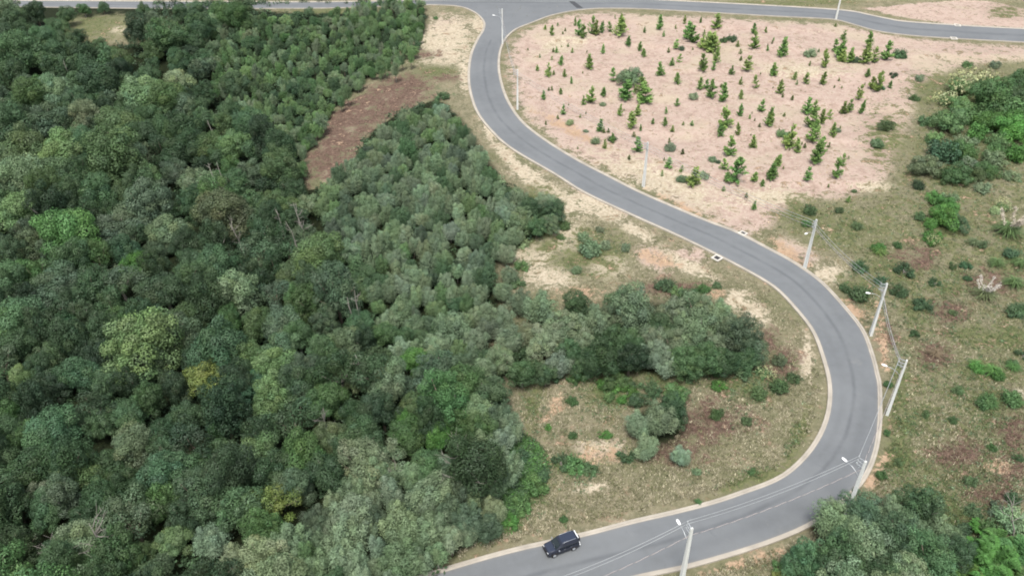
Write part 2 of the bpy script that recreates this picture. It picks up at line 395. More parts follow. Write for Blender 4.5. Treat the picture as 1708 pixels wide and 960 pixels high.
base = mixc(math_('MULTIPLY', lane, .4), base, (.13, .135, .14))
base = mixc(ramp(noise(.33, 9, .72, 1.5), .60, .68, 0, .30), base, (.12, .125, .13))
base = mixc(ramp(noise(.21, 8, .7, 1.0), .60, .72, 0, .35), base, (.27, .265, .255))
base = mixc(math_('MULTIPLY', seam, .45), base, (.085, .09, .10))
edge = ramp(math_('ABSOLUTE', math_('SUBTRACT', t_, .5)), .44, .5)
base = mixc(math_('MULTIPLY', edge, .35), base, (.26, .245, .225))
base = mixc(1.0, base, mixc(nf, (.88, .88, .88), (1.12, 1.12, 1.12)), 'MULTIPLY')
base = mixc(1.0, base, (.615, .63, .635), 'MULTIPLY')
l.new(base, b.inputs['Base Color']); b.inputs['Roughness'].default_value = .75
RZ = .03
V, F, AC = [], [], []
K = 11
for i in range(150):
    for k in range(K):
        p = inner_w[i]*(1-k/(K-1))+outer_w[i]*(k/(K-1)); V.append((p[0], p[1], RZ)); AC.append(k/(K-1))
for i in range(149):
    for k in range(K-1): F.append((i*K+k, i*K+k+1, (i+1)*K+k+1, (i+1)*K+k))
def flat_poly(loop, ac_):
    o = len(V)
    for p in loop: V.append((p[0], p[1], RZ)); AC.append(ac_)
    for t in geometry.tessellate_polygon([[Vector((p[0], p[1], 0)) for p in loop]]): F.append(tuple(o+i for i in t))
mouth = list(fil_l)+list(fil_r[::-1])                          # the flared junction
flat_poly(mouth, .2)
near = np.concatenate([near_l, near_r]); NT = 160
nr = resample(np.concatenate([near_l, near_r]), 800)
o = len(V); fa = resample(far_w, NT)
for i in range(NT):                                           # the through road, near edge matched to the far edge by direction
    x = fa[i][0]; j = np.argmin(np.abs(nr[:, 0]-x)); q = nr[j]
    for k in range(7): V.append((fa[i][0]*(1-k/6)+q[0]*k/6, fa[i][1]*(1-k/6)+q[1]*k/6, RZ+.002)); AC.append(.2+.6*k/6)
for i in range(NT-1):
    for k in range(6): F.append((o+i*7+k, o+i*7+k+1, o+(i+1)*7+k+1, o+(i+1)*7+k))
rme = pyd("road", V, F, mR)
a = rme.attributes.new("across", 'FLOAT', 'POINT'); a.data.foreach_set("value", np.array(AC, np.float32))
bm = bmesh.new(); bm.from_mesh(rme); bmesh.ops.recalc_face_normals(bm, faces=bm.faces)
for f in bm.faces:
    if f.normal.z < 0: f.normal_flip()
bm.to_mesh(rme); bm.free()
tag(mobj("road", rme), "grey asphalt road winding in an S to a junction", kind='structure')
M_KERB = paint("kerb_concrete", (.315, .285, .24), .9, var=.42, scale=.45)
def kerb(line, side, name="kerb", w=.60, h=.13):
    line = np.asarray(line); t = np.gradient(line, axis=0); t /= np.linalg.norm(t, axis=1, keepdims=True)
    nrm = np.stack([-t[:, 1], t[:, 0]], 1)*side
    prof = [(0.004, -.12), (0.004, .045), (.40*w, .06), (.46*w, h), (w-.03, h+.005), (w, h-.03), (w, -.15)]
    V, F = [], []
    for p, q in zip(line, nrm):
        for d, z in prof: V.append((p[0]+q[0]*d, p[1]+q[1]*d, z))
    m = len(prof)
    for i in range(len(line)-1):
        for k in range(m-1): F.append((i*m+k, i*m+k+1, (i+1)*m+k+1, (i+1)*m+k))
    me = pyd(name, V, F, M_KERB); bm = bmesh.new(); bm.from_mesh(me); bmesh.ops.recalc_face_normals(bm, faces=bm.faces)
    if sum(f.normal.z for f in bm.faces) < 0: bmesh.ops.reverse_faces(bm, faces=bm.faces)
    bm.to_mesh(me); bm.free()
    return tag(mobj(name, me), "pale concrete gutter and kerb along the asphalt", kind='structure')
kerb(np.concatenate([inner_w, fil_l[1:], near_l[::-1][1:]]), 1)
kerb(np.concatenate([outer_w, fil_r[1:], near_r[1:]]), -1)
kerb(far_w, 1, w=.8)

# ------------------------------------------------------------------ foliage prototypes (unit crowns: radius 1)
def lobes_mesh(seed, n_lobes=20, lr=(.30, .46), h=.85, zc=1.35, low=-.30, n_leaf=300, leaf=.062, up=.25, tint_sp=.13, open_=0.0, squash=.85, name="crown", core=True):
    r = np.random.default_rng(seed); L = Leaves()
    st = 1+r.uniform(-.18, .18, 2)
    cs, rs = [], []
    i = 0
    while len(cs) < n_lobes:                                   # spread lobes over a dome (Fibonacci with jitter)
        k = i+.5; i += 1
        z = 1-(1-low)*k/n_lobes
        if i > n_lobes: z = r.uniform(low, 1)
        a = k*2.39996+r.uniform(-.35, .35); q = math.sqrt(max(0, 1-z*z))
        rad = r.uniform(*lr)*(1.25 if r.random() < .15 else 1); s = r.uniform(.60, 1.16)-rad*.5
        cs.append((q*math.cos(a)*s*st[0], q*math.sin(a)*s*st[1], zc+z*h*s+r.uniform(-.05, .05))); rs.append(rad)
    cs, rs = np.array(cs), np.array(rs); cs[:, :2] += .22*np.sin(cs[:, 2:]*2.3+r.uniform(0, 6, 2))+.10*np.sin(cs[:, 1::-1]*4+r.uniform(0, 6, 2))
    for j in range(n_lobes):
        m = int(n_leaf*(rs[j]/.38)**2)
        d = unit(r.normal(size=(m, 3)))
        d = d[(d[:, 2] > -.55) | (r.random(len(d)) < .35)]
        rr = rs[j]*r.uniform(.70, 1.10, len(d))
        # finer bumps on each lobe
        bump = 1+.16*np.sin(d[:, 0]*9+j)*np.sin(d[:, 1]*8+2*j)*np.sin(d[:, 2]*9+3*j)
        p = cs[j]+d*(rr*bump)[:, None]*np.array([1, 1, squash])
        keep = np.ones(len(p), bool)
        for q in range(n_lobes):
            if q != j: keep &= np.sum(((p-cs[q])/(rs[q]*.80))**2, 1) > 1
        keep &= r.random(len(p)) > open_
        p, d = p[keep], d[keep]
        if not len(p): continue
        lum = r.uniform(.80, 1.18)*np.exp(r.normal(0, tint_sp, len(p)))
        hue = np.stack([lum*r.uniform(.92, 1.10), lum, lum*r.uniform(.88, 1.08)], 1)*np.array([1, 1, 1])
        L.add(p, d*1.0+r.normal(size=(len(p), 3))*.36+np.array([0, 0, up]), leaf*r.uniform(.7, 1.35, len(p)), hue, .6, r)
    if core:                                                   # inner foliage, so that one cannot look through
        m = int(n_leaf*n_lobes*.12); d = unit(r.normal(size=(m, 3))); p = d*(r.random(m)**.4*.66)[:, None]*np.array([st[0], st[1], h*.9])+np.array([0, 0, zc+.05])
        L.add(p, r.normal(size=(m, 3)), leaf*1.5, np.exp(r.normal(-.1, .2, m))[:, None]*np.ones(3), .7, r)
    return L.mesh(name), cs
def plume_mesh(seed, n_plume=9, h=1.2, leaf=.058, n_leaf=330, name="crown", spread=.66, zb=.75):
    """upright feathery plumes leaning outward, as on young acacias"""
    r = np.random.default_rng(seed); L = Leaves(); cs = []
    for j in range(n_plume):
        a = j*2.39996+r.uniform(-.4, .4); q = spread*math.sqrt((j+.3)/n_plume)*r.uniform(.8, 1.1)
        hh = h*r.uniform(.75, 1.12)*(1-.32*(q/spread)**2); lum0 = r.uniform(.82, 1.18)
        bx, by = q*math.cos(a), q*math.sin(a)
        m = int(n_leaf*r.uniform(.8, 1.25)); t = r.random(m)**.8; d = unit(r.normal(size=(m, 3)))
        wid = (.40*np.sin(np.clip(t*.86+.12, 0, 1)*PI)**.7+.05)*r.uniform(.85, 1.15)
        off = d[:, :2]*wid[:, None]*(.6+.5*r.random(m))[:, None]
        tw = 1+.25*np.sin(t*22+j)
        p = np.stack([bx*(.6+.55*t)+off[:, 0]*tw, by*(.6+.55*t)+off[:, 1]*tw, zb+t*hh+d[:, 2]*.06], 1)
        nn = np.stack([off[:, 0], off[:, 1], np.full(m, .16)], 1)
        lum = lum0*(.9+.18*r.random(m))*np.exp(r.normal(0, .11, m))
        L.add(p, unit(nn)*1.0+r.normal(size=(m, 3))*.36, leaf*r.uniform(.7, 1.4, m), np.stack([lum*r.uniform(.95, 1.06), lum, lum*r.uniform(.95, 1.06)], 1), .45, r)
        cs.append((bx*1.1, by*1.1, zb+hh*.5))
    return L.mesh(name), np.array(cs)
def trunk_mesh(seed, cs, base_r=.085, top=1.15, n_limbs=5, mat=None, lean=.08, name="trunk"):
    r = np.random.default_rng(seed); V, F = [], []
    tx, ty = r.uniform(-lean, lean, 2)
    fork = Vector((tx, ty, top*.62))
    tube(V, F, [(0, 0, -.12), (tx*.3, ty*.3, top*.3), fork, (tx*1.4, ty*1.4, top)], [base_r*1.25, base_r, base_r*.75, base_r*.4], 6)
    pick = r.permutation(len(cs))[:n_limbs]
    for k in pick:
        e = Vector(cs[k]); m = fork.lerp(e, .5)+Vector((0, 0, -.06))
        tube(V, F, [fork, m, e], [base_r*.55, base_r*.38, base_r*.14], 5)
    return pyd(name, V, F, mat or M_BARK, True)
def bush_mesh(seed):
    """a ragged low bush: a few unequal clumps with loose twigs of leaves sticking out"""
    r = np.random.default_rng(seed); L = Leaves(); cs = []
    for j in range(9):
        a = r.uniform(0, 2*PI); q = .72*math.sqrt(r.random()); rad = r.uniform(.22, .48)*(1.1-.5*q); c = np.array([q*math.cos(a), q*math.sin(a), r.uniform(.12, .62)*(1-.5*q)])
        m = int(900*rad); d = unit(r.normal(size=(m, 3))); p = c+d*(rad*(r.random(m)**.45)*r.uniform(.85, 1.25, m))[:, None]; p[:, 2] = np.abs(p[:, 2])
        lum = r.uniform(.75, 1.25)*np.exp(r.normal(0, .22, m)); w = r.uniform(.95, 1.12)
        L.add(p, d+r.normal(size=(m, 3))*.5+np.array([0, 0, .45]), .062*r.uniform(.7, 1.4, m), np.stack([lum*w, lum, lum*.95], 1), .5, r); cs.append(c)
    for j in range(26):
        a = r.uniform(0, 2*PI); e = r.uniform(.1, 1.3); d = np.array([math.cos(a)*math.cos(e), math.sin(a)*math.cos(e), math.sin(e)]); m = 16; t = r.uniform(.55, 1.15, m)
        p = d*t[:, None]*np.array([1, 1, .8])+r.normal(size=(m, 3))*.03+np.array([0, 0, .05])
        L.add(p, r.normal(size=(m, 3))+np.array([0, 0, .6]), .055*r.uniform(.7, 1.3, m), (1.05*np.exp(r.normal(0, .2, m)))[:, None]*np.ones(3), .45, r)
    return L.mesh("foliage"), np.array(cs)
def proto(kind, seed):
    if kind == 'dome': me, cs = lobes_mesh(seed, 34, (.26, .42), 1.02, 1.22, -.62, 760, .034)
    elif kind == 'cauli': me, cs = lobes_mesh(seed, 56, (.19, .31), 1.05, 1.20, -.62, 640, .033)
    elif kind == 'open': me, cs = lobes_mesh(seed, 20, (.24, .38), 1.0, 1.30, -.45, 600, .037, open_=.22, core=False)
    elif kind == 'plume': me, cs = plume_mesh(seed, 13, h=1.45, zb=.45, leaf=.036, n_leaf=900, spread=.74)
    elif kind == 'slim': me, cs = plume_mesh(seed, 5, h=1.7, spread=.5, zb=.9, n_leaf=900, leaf=.042)
    elif kind == 'bush': me, cs = bush_mesh(seed)
    elif kind == 'mound': me, cs = lobes_mesh(seed, 30, (.22, .36), .72, .52, -.30, 420, .045, name="foliage", tint_sp=.16)
    elif kind == 'fluff': me, cs = plume_mesh(seed, 9, h=.95, leaf=.075, n_leaf=200, name="foliage", spread=.7, zb=.05)
    tr = trunk_mesh(seed+500, cs, *( (.075, 1.2) if kind in ('dome', 'cauli', 'open') else (.06, 1.3) if kind in ('plume', 'slim') else (.05, .35)),
                    mat=M_BARK if seed % 3 else M_PALE, name="trunk" if kind not in ('bush', 'fluff', 'mound') else "stem")
    return me, tr
PROTO = {k: [proto(k, 100*i0+s) for s in range(m)] for i0, (k, m) in enumerate((('dome', 5), ('cauli', 5), ('open', 3), ('plume', 6), ('slim', 4), ('bush', 5), ('fluff', 4), ('mound', 4)))}
MID = {'dome': 1.35, 'cauli': 1.32, 'open': 1.4, 'plume': 1.2, 'slim': 1.7, 'bush': .5, 'fluff': .5, 'mound': .55}
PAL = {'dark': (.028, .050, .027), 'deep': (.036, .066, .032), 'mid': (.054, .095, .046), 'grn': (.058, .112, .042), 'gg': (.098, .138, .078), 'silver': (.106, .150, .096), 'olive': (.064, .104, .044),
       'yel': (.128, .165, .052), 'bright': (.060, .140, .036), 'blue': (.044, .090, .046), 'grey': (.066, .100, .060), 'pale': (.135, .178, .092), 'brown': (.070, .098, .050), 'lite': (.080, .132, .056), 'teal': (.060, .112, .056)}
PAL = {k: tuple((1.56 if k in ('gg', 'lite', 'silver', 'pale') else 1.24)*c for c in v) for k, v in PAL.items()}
WORDS = {'dark': "very dark green", 'deep': "deep green", 'mid': "mid green", 'grn': "fresh green", 'gg': "grey-green", 'silver': "silvery green", 'olive': "olive green", 'yel': "yellow-green", 'bright': "bright green",
         'blue': "bluish green", 'grey': "dull grey-green", 'pale': "pale green", 'brown': "brownish olive", 'lite': "light green", 'teal': "teal green"}
PLACED = []                                                   # x, y, radius of every crown already set
pick_r = random.Random(5)
def plant(name, kind, px, py, rpx, pal, look, cat, group, label=None, jit=.12, stretch=1.0, unitz=None):
    """a tree or shrub whose crown centre shows at px, py with radius rpx (photo pixels); stands on the ground below it"""
    R = 3.0
    for _ in range(4):
        x, y, z = ground(np.array([px]), np.array([py]), MID[kind]*R*stretch)
        R = rpx/scale_at(x[0], y[0], z[0]+MID[kind]*R*stretch)
    x, y, z = float(x[0]), float(y[0]), float(z[0])
    me, tr = pick_r.choice(PROTO[kind])
    lum = math.exp(pick_r.gauss(0, jit)); c = [v*lum*math.exp(pick_r.gauss(0, .035)) for v in PAL[pal]]
    ax_ = math.exp(pick_r.gauss(0, .11)); o = empty(name, (x, y, z-.05), pick_r.uniform(0, 2*PI), (R*ax_, R/ax_, R*stretch*pick_r.uniform(.92, 1.12)))
    o.rotation_euler = (pick_r.gauss(0, .05), pick_r.gauss(0, .05), o.rotation_euler[2])
    mobj(me.name.split('.')[0], me, o, c); mobj(tr.name.split('.')[0], tr, o)
    tag(o, label or place_label(look, px, py), cat, group)
    PLACED.append((x, y, R, kind, px, py, rpx))
    return o

# crowns one can tell apart in the photograph: x, y, radius in pixels, colour, form
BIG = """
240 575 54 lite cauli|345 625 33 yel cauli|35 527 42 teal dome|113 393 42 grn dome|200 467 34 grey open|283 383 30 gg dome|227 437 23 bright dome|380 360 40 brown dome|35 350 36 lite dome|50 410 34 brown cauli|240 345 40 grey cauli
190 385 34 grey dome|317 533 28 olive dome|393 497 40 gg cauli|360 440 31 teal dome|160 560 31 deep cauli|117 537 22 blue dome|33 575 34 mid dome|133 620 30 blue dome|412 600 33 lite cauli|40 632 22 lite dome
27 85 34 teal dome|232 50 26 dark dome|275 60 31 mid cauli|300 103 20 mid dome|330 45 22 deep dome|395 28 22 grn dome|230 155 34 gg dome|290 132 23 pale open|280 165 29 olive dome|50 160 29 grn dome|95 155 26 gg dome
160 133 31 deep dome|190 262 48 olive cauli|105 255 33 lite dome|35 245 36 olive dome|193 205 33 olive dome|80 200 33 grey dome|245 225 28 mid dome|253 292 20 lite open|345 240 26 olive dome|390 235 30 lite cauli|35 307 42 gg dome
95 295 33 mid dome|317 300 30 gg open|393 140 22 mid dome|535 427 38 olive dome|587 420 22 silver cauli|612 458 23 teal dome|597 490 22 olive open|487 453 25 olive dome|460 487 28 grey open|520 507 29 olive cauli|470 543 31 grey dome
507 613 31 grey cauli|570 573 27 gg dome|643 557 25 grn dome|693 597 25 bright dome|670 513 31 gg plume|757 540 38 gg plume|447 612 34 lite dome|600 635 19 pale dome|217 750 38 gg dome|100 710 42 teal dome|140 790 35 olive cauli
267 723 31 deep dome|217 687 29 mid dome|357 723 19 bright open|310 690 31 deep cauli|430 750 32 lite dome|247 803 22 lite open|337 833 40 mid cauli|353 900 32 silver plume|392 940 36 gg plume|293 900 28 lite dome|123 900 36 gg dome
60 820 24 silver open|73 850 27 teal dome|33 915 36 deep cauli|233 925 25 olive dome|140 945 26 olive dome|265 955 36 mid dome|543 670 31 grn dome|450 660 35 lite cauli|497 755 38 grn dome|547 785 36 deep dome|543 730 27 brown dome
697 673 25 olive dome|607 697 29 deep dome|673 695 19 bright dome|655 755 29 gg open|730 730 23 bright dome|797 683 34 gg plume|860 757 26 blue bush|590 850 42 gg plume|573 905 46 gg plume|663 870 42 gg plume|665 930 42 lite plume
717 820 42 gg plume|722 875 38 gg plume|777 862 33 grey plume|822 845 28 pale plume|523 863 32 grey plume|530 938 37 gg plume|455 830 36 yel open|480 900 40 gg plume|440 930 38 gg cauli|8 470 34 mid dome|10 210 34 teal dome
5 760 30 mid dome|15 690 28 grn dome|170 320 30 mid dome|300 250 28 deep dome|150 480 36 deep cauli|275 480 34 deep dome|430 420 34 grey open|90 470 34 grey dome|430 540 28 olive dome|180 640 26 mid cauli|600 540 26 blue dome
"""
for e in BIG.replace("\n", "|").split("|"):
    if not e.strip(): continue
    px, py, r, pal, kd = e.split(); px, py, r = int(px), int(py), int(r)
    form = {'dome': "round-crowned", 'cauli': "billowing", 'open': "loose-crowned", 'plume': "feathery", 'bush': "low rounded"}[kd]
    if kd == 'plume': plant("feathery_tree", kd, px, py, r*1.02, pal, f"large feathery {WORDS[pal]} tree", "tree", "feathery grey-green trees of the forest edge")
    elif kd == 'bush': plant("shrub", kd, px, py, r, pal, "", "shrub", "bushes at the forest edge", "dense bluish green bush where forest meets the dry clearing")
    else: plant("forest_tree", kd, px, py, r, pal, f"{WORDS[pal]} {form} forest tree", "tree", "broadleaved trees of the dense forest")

def fill(name, pxpoly, rfun, palfun, kinds, n_try, cat, group, lookfun, overlap=.72, cap=300, avoid=None):
    """more trees between those, well spaced; those past the cap come back as positions for the far wood"""
    r = random.Random(sum(map(ord, name))); P = np.array(pxpoly, float); got, rest = [], []
    lo, hi = P.min(0), P.max(0)
    cand = []
    for _ in range(n_try):                                     # even spread over the ground, not over the picture
        v = r.random(); 
        px = r.uniform(max(lo[0], -50), min(hi[0], 1760)); 
        y0, y1 = max(lo[1], 1), min(hi[1], 1030)
        d0, d1 = 1/(y0+560), 1/(y1+560); py = 1/(d0+(d1-d0)*v)-560
        cand.append((px, py))
    cand = np.array(cand); ok = inside(P, cand[:, 0], cand[:, 1]); cand = cand[ok]
    arr = [(p[4], p[5], p[6]) for p in PLACED]
    for px, py in cand:
        if avoid is not None and avoid(px, py): continue
        rp = rfun(px, py, r); good = True
        for qx, qy, q in arr:
            dx, dy = (px-qx), (py-qy)*1.15
            if dx*dx+dy*dy < (overlap*(rp+q))**2: good = False; break
        if good: arr.append((px, py, rp)); got.append((px, py, rp))
    got.sort(key=lambda g: -g[2]*(.4 if (g[0] < -12 or g[1] > 980) else 1))
    for k, (px, py, rp) in enumerate(got):
        pal = palfun(px, py, r); kd = r.choice(kinds)
        if k < cap: plant(name, kd, px, py, rp, pal, lookfun(pal, kd, rp), cat, group, stretch=r.uniform(.85, 1.6) if name == 'forest_tree' else r.uniform(.9, 1.35))
        else: rest.append((px, py, rp, pal, kd))
    return rest
DEEP_PX = [(-50,1030),(470,1030),(480,880),(560,800),(700,780),(780,790),(840,740),(820,650),(740,620),(640,600),(560,480),(520,380),(500,300),(480,250),(420,200),(360,140),(330,60),(240,80),(130,95),(0,55),(-50,50)]
GAPS = [(240,480,26,20),(353,527,14,26),(400,572,10,24),(110,443,22,11),(327,383,15,26),(175,567,12,28),(165,490,13,13),(400,450,10,20),(160,753,21,15),(250,700,15,24),(335,795,36,12),(397,750,13,34),(393,860,13,28),(405,673,15,28),(60,880,20,18),(33,865,20,12),
        (527,820,20,11),(677,810,20,18),(617,740,12,20),(480,720,14,20),(20,140,16,20),(63,110,18,13),(237,100,13,15),(270,90,12,15),(20,215,20,15),(83,230,12,15),(360,178,15,11),(545,560,12,16),(130,655,16,20),(300,600,16,22)]
def in_gap(px, py): return any(((px-a)/(c+6))**2+((py-b-8)/(d+6))**2 < 1 for a, b, c, d in GAPS)
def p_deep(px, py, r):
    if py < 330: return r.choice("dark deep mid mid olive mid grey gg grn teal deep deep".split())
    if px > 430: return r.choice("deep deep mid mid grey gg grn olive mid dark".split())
    return r.choice("dark dark deep deep mid blue grey deep mid grn dark deep".split())  # darker species towards the lower left, with cloud shade put into their colours
def sc_px(py): return .811*(py+518)/79
form_w = {'dome': "round", 'cauli': "billowing", 'open': "thin-crowned", 'plume': "feathery", 'slim': "slender"}
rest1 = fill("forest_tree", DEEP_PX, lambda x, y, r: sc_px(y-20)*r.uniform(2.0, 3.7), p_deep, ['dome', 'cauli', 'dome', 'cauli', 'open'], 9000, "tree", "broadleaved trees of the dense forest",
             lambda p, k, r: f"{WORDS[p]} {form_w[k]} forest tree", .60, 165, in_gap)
BAND_PX = [(520,330),(560,290),(610,250),(640,215),(690,185),(735,180),(775,215),(820,285),(850,330),(845,390),(815,450),(815,520),(812,600),(845,690),(870,740),(850,800),(845,860),(790,890),(710,930),(640,990),(500,1030),(460,900),(560,820),(700,790),(800,760),(790,680),(740,640),(640,560),(590,470),(560,400)]
rest2 = fill("feathery_tree", BAND_PX, lambda x, y, r: sc_px(y-15)*r.uniform(1.5, 2.4), lambda x, y, r: r.choice("gg gg gg gg silver grey lite gg mid".split()), ['plume', 'plume', 'plume', 'slim'], 9000, "tree",
             "feathery grey-green trees of the forest edge", lambda p, k, r: f"{WORDS[p]} {form_w[k]} stand tree", .50, 272)
UPPER_PX = [(340,60),(360,20),(420,30),(520,35),(560,20),(620,5),(700,2),(712,30),(700,65),(690,90),(660,115),(620,125),(580,160),(545,190),(520,240),(500,285),(450,235),(400,190),(360,140)]
rest3 = fill("slender_tree", UPPER_PX, lambda x, y, r: sc_px(y-10)*r.uniform(1.15, 1.8), lambda x, y, r: r.choice("mid lite gg grn lite gg mid lite".split()), ['slim', 'plume', 'slim', 'cauli'], 6000, "tree",
             "slender trees of the planted stand below the through road", lambda p, k, r: f"{WORDS[p]} {form_w[k]} plantation tree", .52, 290)

# ------------------------------------------------------------------ woods too many to count, and low growth: stuff
def sub_leaves(me, frac, grow, r):
    v = np.empty(len(me.vertices)*3, np.float32); me.vertices.foreach_get("co", v); v = v.reshape(-1, 4, 3)
    t = np.empty(len(me.vertices)*4, np.float32); me.attributes["tint"].data.foreach_get("color", t); t = t.reshape(-1, 4, 4)[:, :, :3]
    k = r.random(len(v)) < frac; v, t = v[k], t[k]; c = v.mean(1, keepdims=True)
    return c+(v-c)*grow, t
def far_wood(name, rest, label):
    vs, ts = [], []; r = np.random.default_rng(9)
    for px, py, rp, pal, kd in rest:
        R = 3.0
        for _ in range(3):
            x, y, z = ground(np.array([px]), np.array([py]), MID[kd]*R); R = rp/scale_at(x[0], y[0], z[0]+MID[kd]*R)
        me = PROTO[kd][r.integers(len(PROTO[kd]))][0]; v, t = sub_leaves(me, .42, 1.45, r)
        a = r.uniform(0, 2*PI); M = np.array([[math.cos(a), -math.sin(a), 0], [math.sin(a), math.cos(a), 0], [0, 0, r.uniform(.95, 1.25)]])*R
        vs.append((v.reshape(-1, 3) @ M.T)+np.array([x[0], y[0], z[0]])); ts.append(t.reshape(-1, 3)*np.array(PAL[pal])*math.exp(r.normal(0, .12)))
    if not vs: return
    v = np.concatenate(vs); t = np.concatenate(ts)
    tag(mobj(name, np_mesh(name, v, np.full(len(v)//4, 4), np.arange(len(v)), M_LEAF, t)), label, kind='stuff')
far_wood("far_woodland", rest1, "dense mixed woodland rising behind the nearer forest trees")
far_wood("wattle_thicket", rest2, "smaller grey-green trees merging between the feathery trees")
far_wood("plantation_thicket", rest3, "small slender trees merging between the plantation trees")

def scatter_px(n, pxpoly, r):
    P = np.array(pxpoly, float); lo, hi = P.min(0), P.max(0); out = []
    wx, wy = to_world(P).T
    x = r.uniform(max(wx.min(), -110), min(wx.max(), 170), n); y = r.uniform(max(wy.min(), 45), min(wy.max(), 290), n)
    px, py = project(x, y, 0); k = inside(P, px, py); return x[k], y[k]
def undergrowth(name, x, y, cols, label, size=(.5, 1.2), nl=26, leaf=.17, hgt=.8):
    r = np.random.default_rng(len(x)); L = Leaves(); z = hz(x, y)
    for i in range(len(x)):
        s = r.uniform(*size); d = unit(r.normal(size=(nl, 3))); d[:, 2] = np.abs(d[:, 2])
        p = np.array([x[i], y[i], z[i]])+d*(s*r.uniform(.5, 1.05, nl))[:, None]*np.array([1, 1, hgt])
        c = np.array(cols[r.integers(len(cols))])*math.exp(r.normal(0, .18))
        L.add(p, d+r.normal(size=(nl, 3))*.6+np.array([0, 0, .4]), leaf*r.uniform(.7, 1.4, nl)*(.6+.5*s), c*np.exp(r.normal(0, .2, nl))[:, None], .5, r)
    tag(mobj(name, L.mesh(name)), label, kind='stuff')
rs = np.random.default_rng(3)
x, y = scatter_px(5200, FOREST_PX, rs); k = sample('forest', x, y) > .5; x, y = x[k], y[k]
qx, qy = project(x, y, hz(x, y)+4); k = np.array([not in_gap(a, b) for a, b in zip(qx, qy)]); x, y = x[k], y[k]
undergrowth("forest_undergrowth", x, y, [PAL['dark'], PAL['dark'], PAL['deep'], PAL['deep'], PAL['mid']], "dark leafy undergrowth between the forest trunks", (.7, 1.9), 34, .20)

# ------------------------------------------------------------------ trees and bushes inside the bend and on the slope beyond the road
def shrubs(text, fmt, cat, group, name):
    for e in text.replace("\n", "|").split("|"):
        if not e.strip(): continue
        px, py, r, pal, kd = e.split(); px, py, r = float(px), float(py), float(r)
        form = {'dome': "round-crowned", 'cauli': "dense", 'open': "loose", 'plume': "feathery", 'slim': "slender", 'bush': "rounded", 'mound': "dense", 'fluff': "wispy"}[kd]
        nm = name
        plant(nm, kd, px, py, r, pal, fmt.format(c=WORDS[pal], f=form), cat, group)
shrubs("""900 512 33 gg plume|938 545 31 gg cauli|995 538 36 gg plume|960 508 24 mid dome|1062 522 40 gg cauli|1098 590 30 silver plume|1128 578 28 gg cauli|1118 606 24 silver plume|1140 592 22 gg plume|1148 556 38 gg plume|1172 530 34 gg cauli|1230 556 30 grey cauli|1198 514 24 gg plume|1085 590 26 silver plume
880 552 26 gg plume|1212 602 25 deep dome|1000 592 30 deep dome|934 600 30 silver plume|1035 500 24 mid cauli|1098 545 24 mid dome|1250 580 22 grey dome|870 500 24 gg plume|1045 575 26 mid dome
1064 702 27 silver plume|1100 695 34 gg plume|1082 742 26 gg plume|1130 682 26 deep cauli|1137 757 19 silver plume|850 560 28 gg plume|835 600 26 gg cauli|870 620 26 mid cauli|905 570 28 gg cauli|950 590 26 mid cauli|975 575 26 gg cauli|1020 560 28 mid cauli|1050 600 26 deep cauli|1135 600 28 mid cauli|1175 595 28 mid cauli|1195 565 26 gg plume|965 540 24 gg plume|1020 530 26 gg plume|1120 525 26 gg cauli|1090 560 26 gg plume|1245 600 20 mid cauli|1165 560 22 gg plume|840 530 24 gg plume|1215 540 24 gg plume|910 625 20 mid cauli|1150 500 18 mid cauli|1055 490 16 gg plume|980 605 22 mid cauli|862 332 22 gg plume|885 347 21 mid cauli|908 335 19 gg plume|925 350 18 mid cauli|870 366 20 gg cauli|895 378 16 mid cauli|858 392 18 gg plume|846 420 20 gg plume|850 455 18 gg plume|842 485 20 gg plume|918 372 15 gg cauli|843 350 20 gg plume""",
 "{c} {f} tree inside the bend", "tree", "trees standing inside the road bend", "small_tree")
shrubs("""925 618 22 mid bush|868 590 26 deep bush|972 620 18 bright bush|1180 575 22 deep bush|1150 612 28 mid bush|1300 640 22 olive bush|1240 612 24 mid bush|1200 640 16 bright bush|1110 472 20 mid bush|1132 486 18 olive bush|1172 478 15 grn bush|1196 474 10 mid bush
985 415 22 gg fluff|1010 408 13 gg fluff|905 350 26 mid bush|922 336 20 gg bush|940 372 15 olive bush|905 372 18 mid bush|885 340 20 mid bush|962 450 12 gg fluff|1000 382 9 gg fluff|1045 412 11 gg fluff|975 395 14 gg fluff|870 400 18 gg bush|872 440 16 grn bush|862 470 18 mid bush|935 395 8 olive fluff
1045 652 20 bright bush|1024 640 18 grn mound|1062 668 18 mid mound|1128 662 22 grn mound|1092 652 16 mid bush|1005 640 14 bright fluff|1190 615 18 grn bush|955 632 14 grn bush|1030 640 20 bright bush|1014 660 15 grn bush|1038 668 12 bright bush|1010 722 13 bright bush|1045 756 19 deep bush|960 772 24 grn bush|935 768 20 mid bush|985 780 18 mid bush|890 805 28 grn bush|872 838 24 grn bush|905 790 18 mid bush|850 868 20 bright bush|815 885 18 grn bush
1265 655 18 olive fluff|1195 690 14 olive fluff|1245 700 12 olive fluff|1162 785 10 gg fluff|1050 640 14 mid bush|1080 640 18 mid bush|1020 610 20 grn bush|960 570 20 mid bush|915 712 8 bright fluff|955 725 10 grn fluff|955 668 12 grn fluff|850 620 12 grn fluff|1255 785 9 grn fluff|1165 835 7 grn fluff|940 865 9 grn fluff|1175 550 18 bright bush|1060 560 16 bright bush
735 158 15 mid bush|700 205 13 mid bush|728 172 9 mid bush|760 200 10 gg bush|770 215 12 mid bush|800 262 15 gg bush|828 300 17 gg bush|846 320 18 mid bush|727 30 5 grn fluff|690 62 9 grn bush|640 105 14 gg bush|860 322 16 gg bush|1300 600 16 brown fluff|1325 628 15 mid bush""",
 "{c} {f} bush inside the bend", "bush", "bushes inside the road bend", "bush")
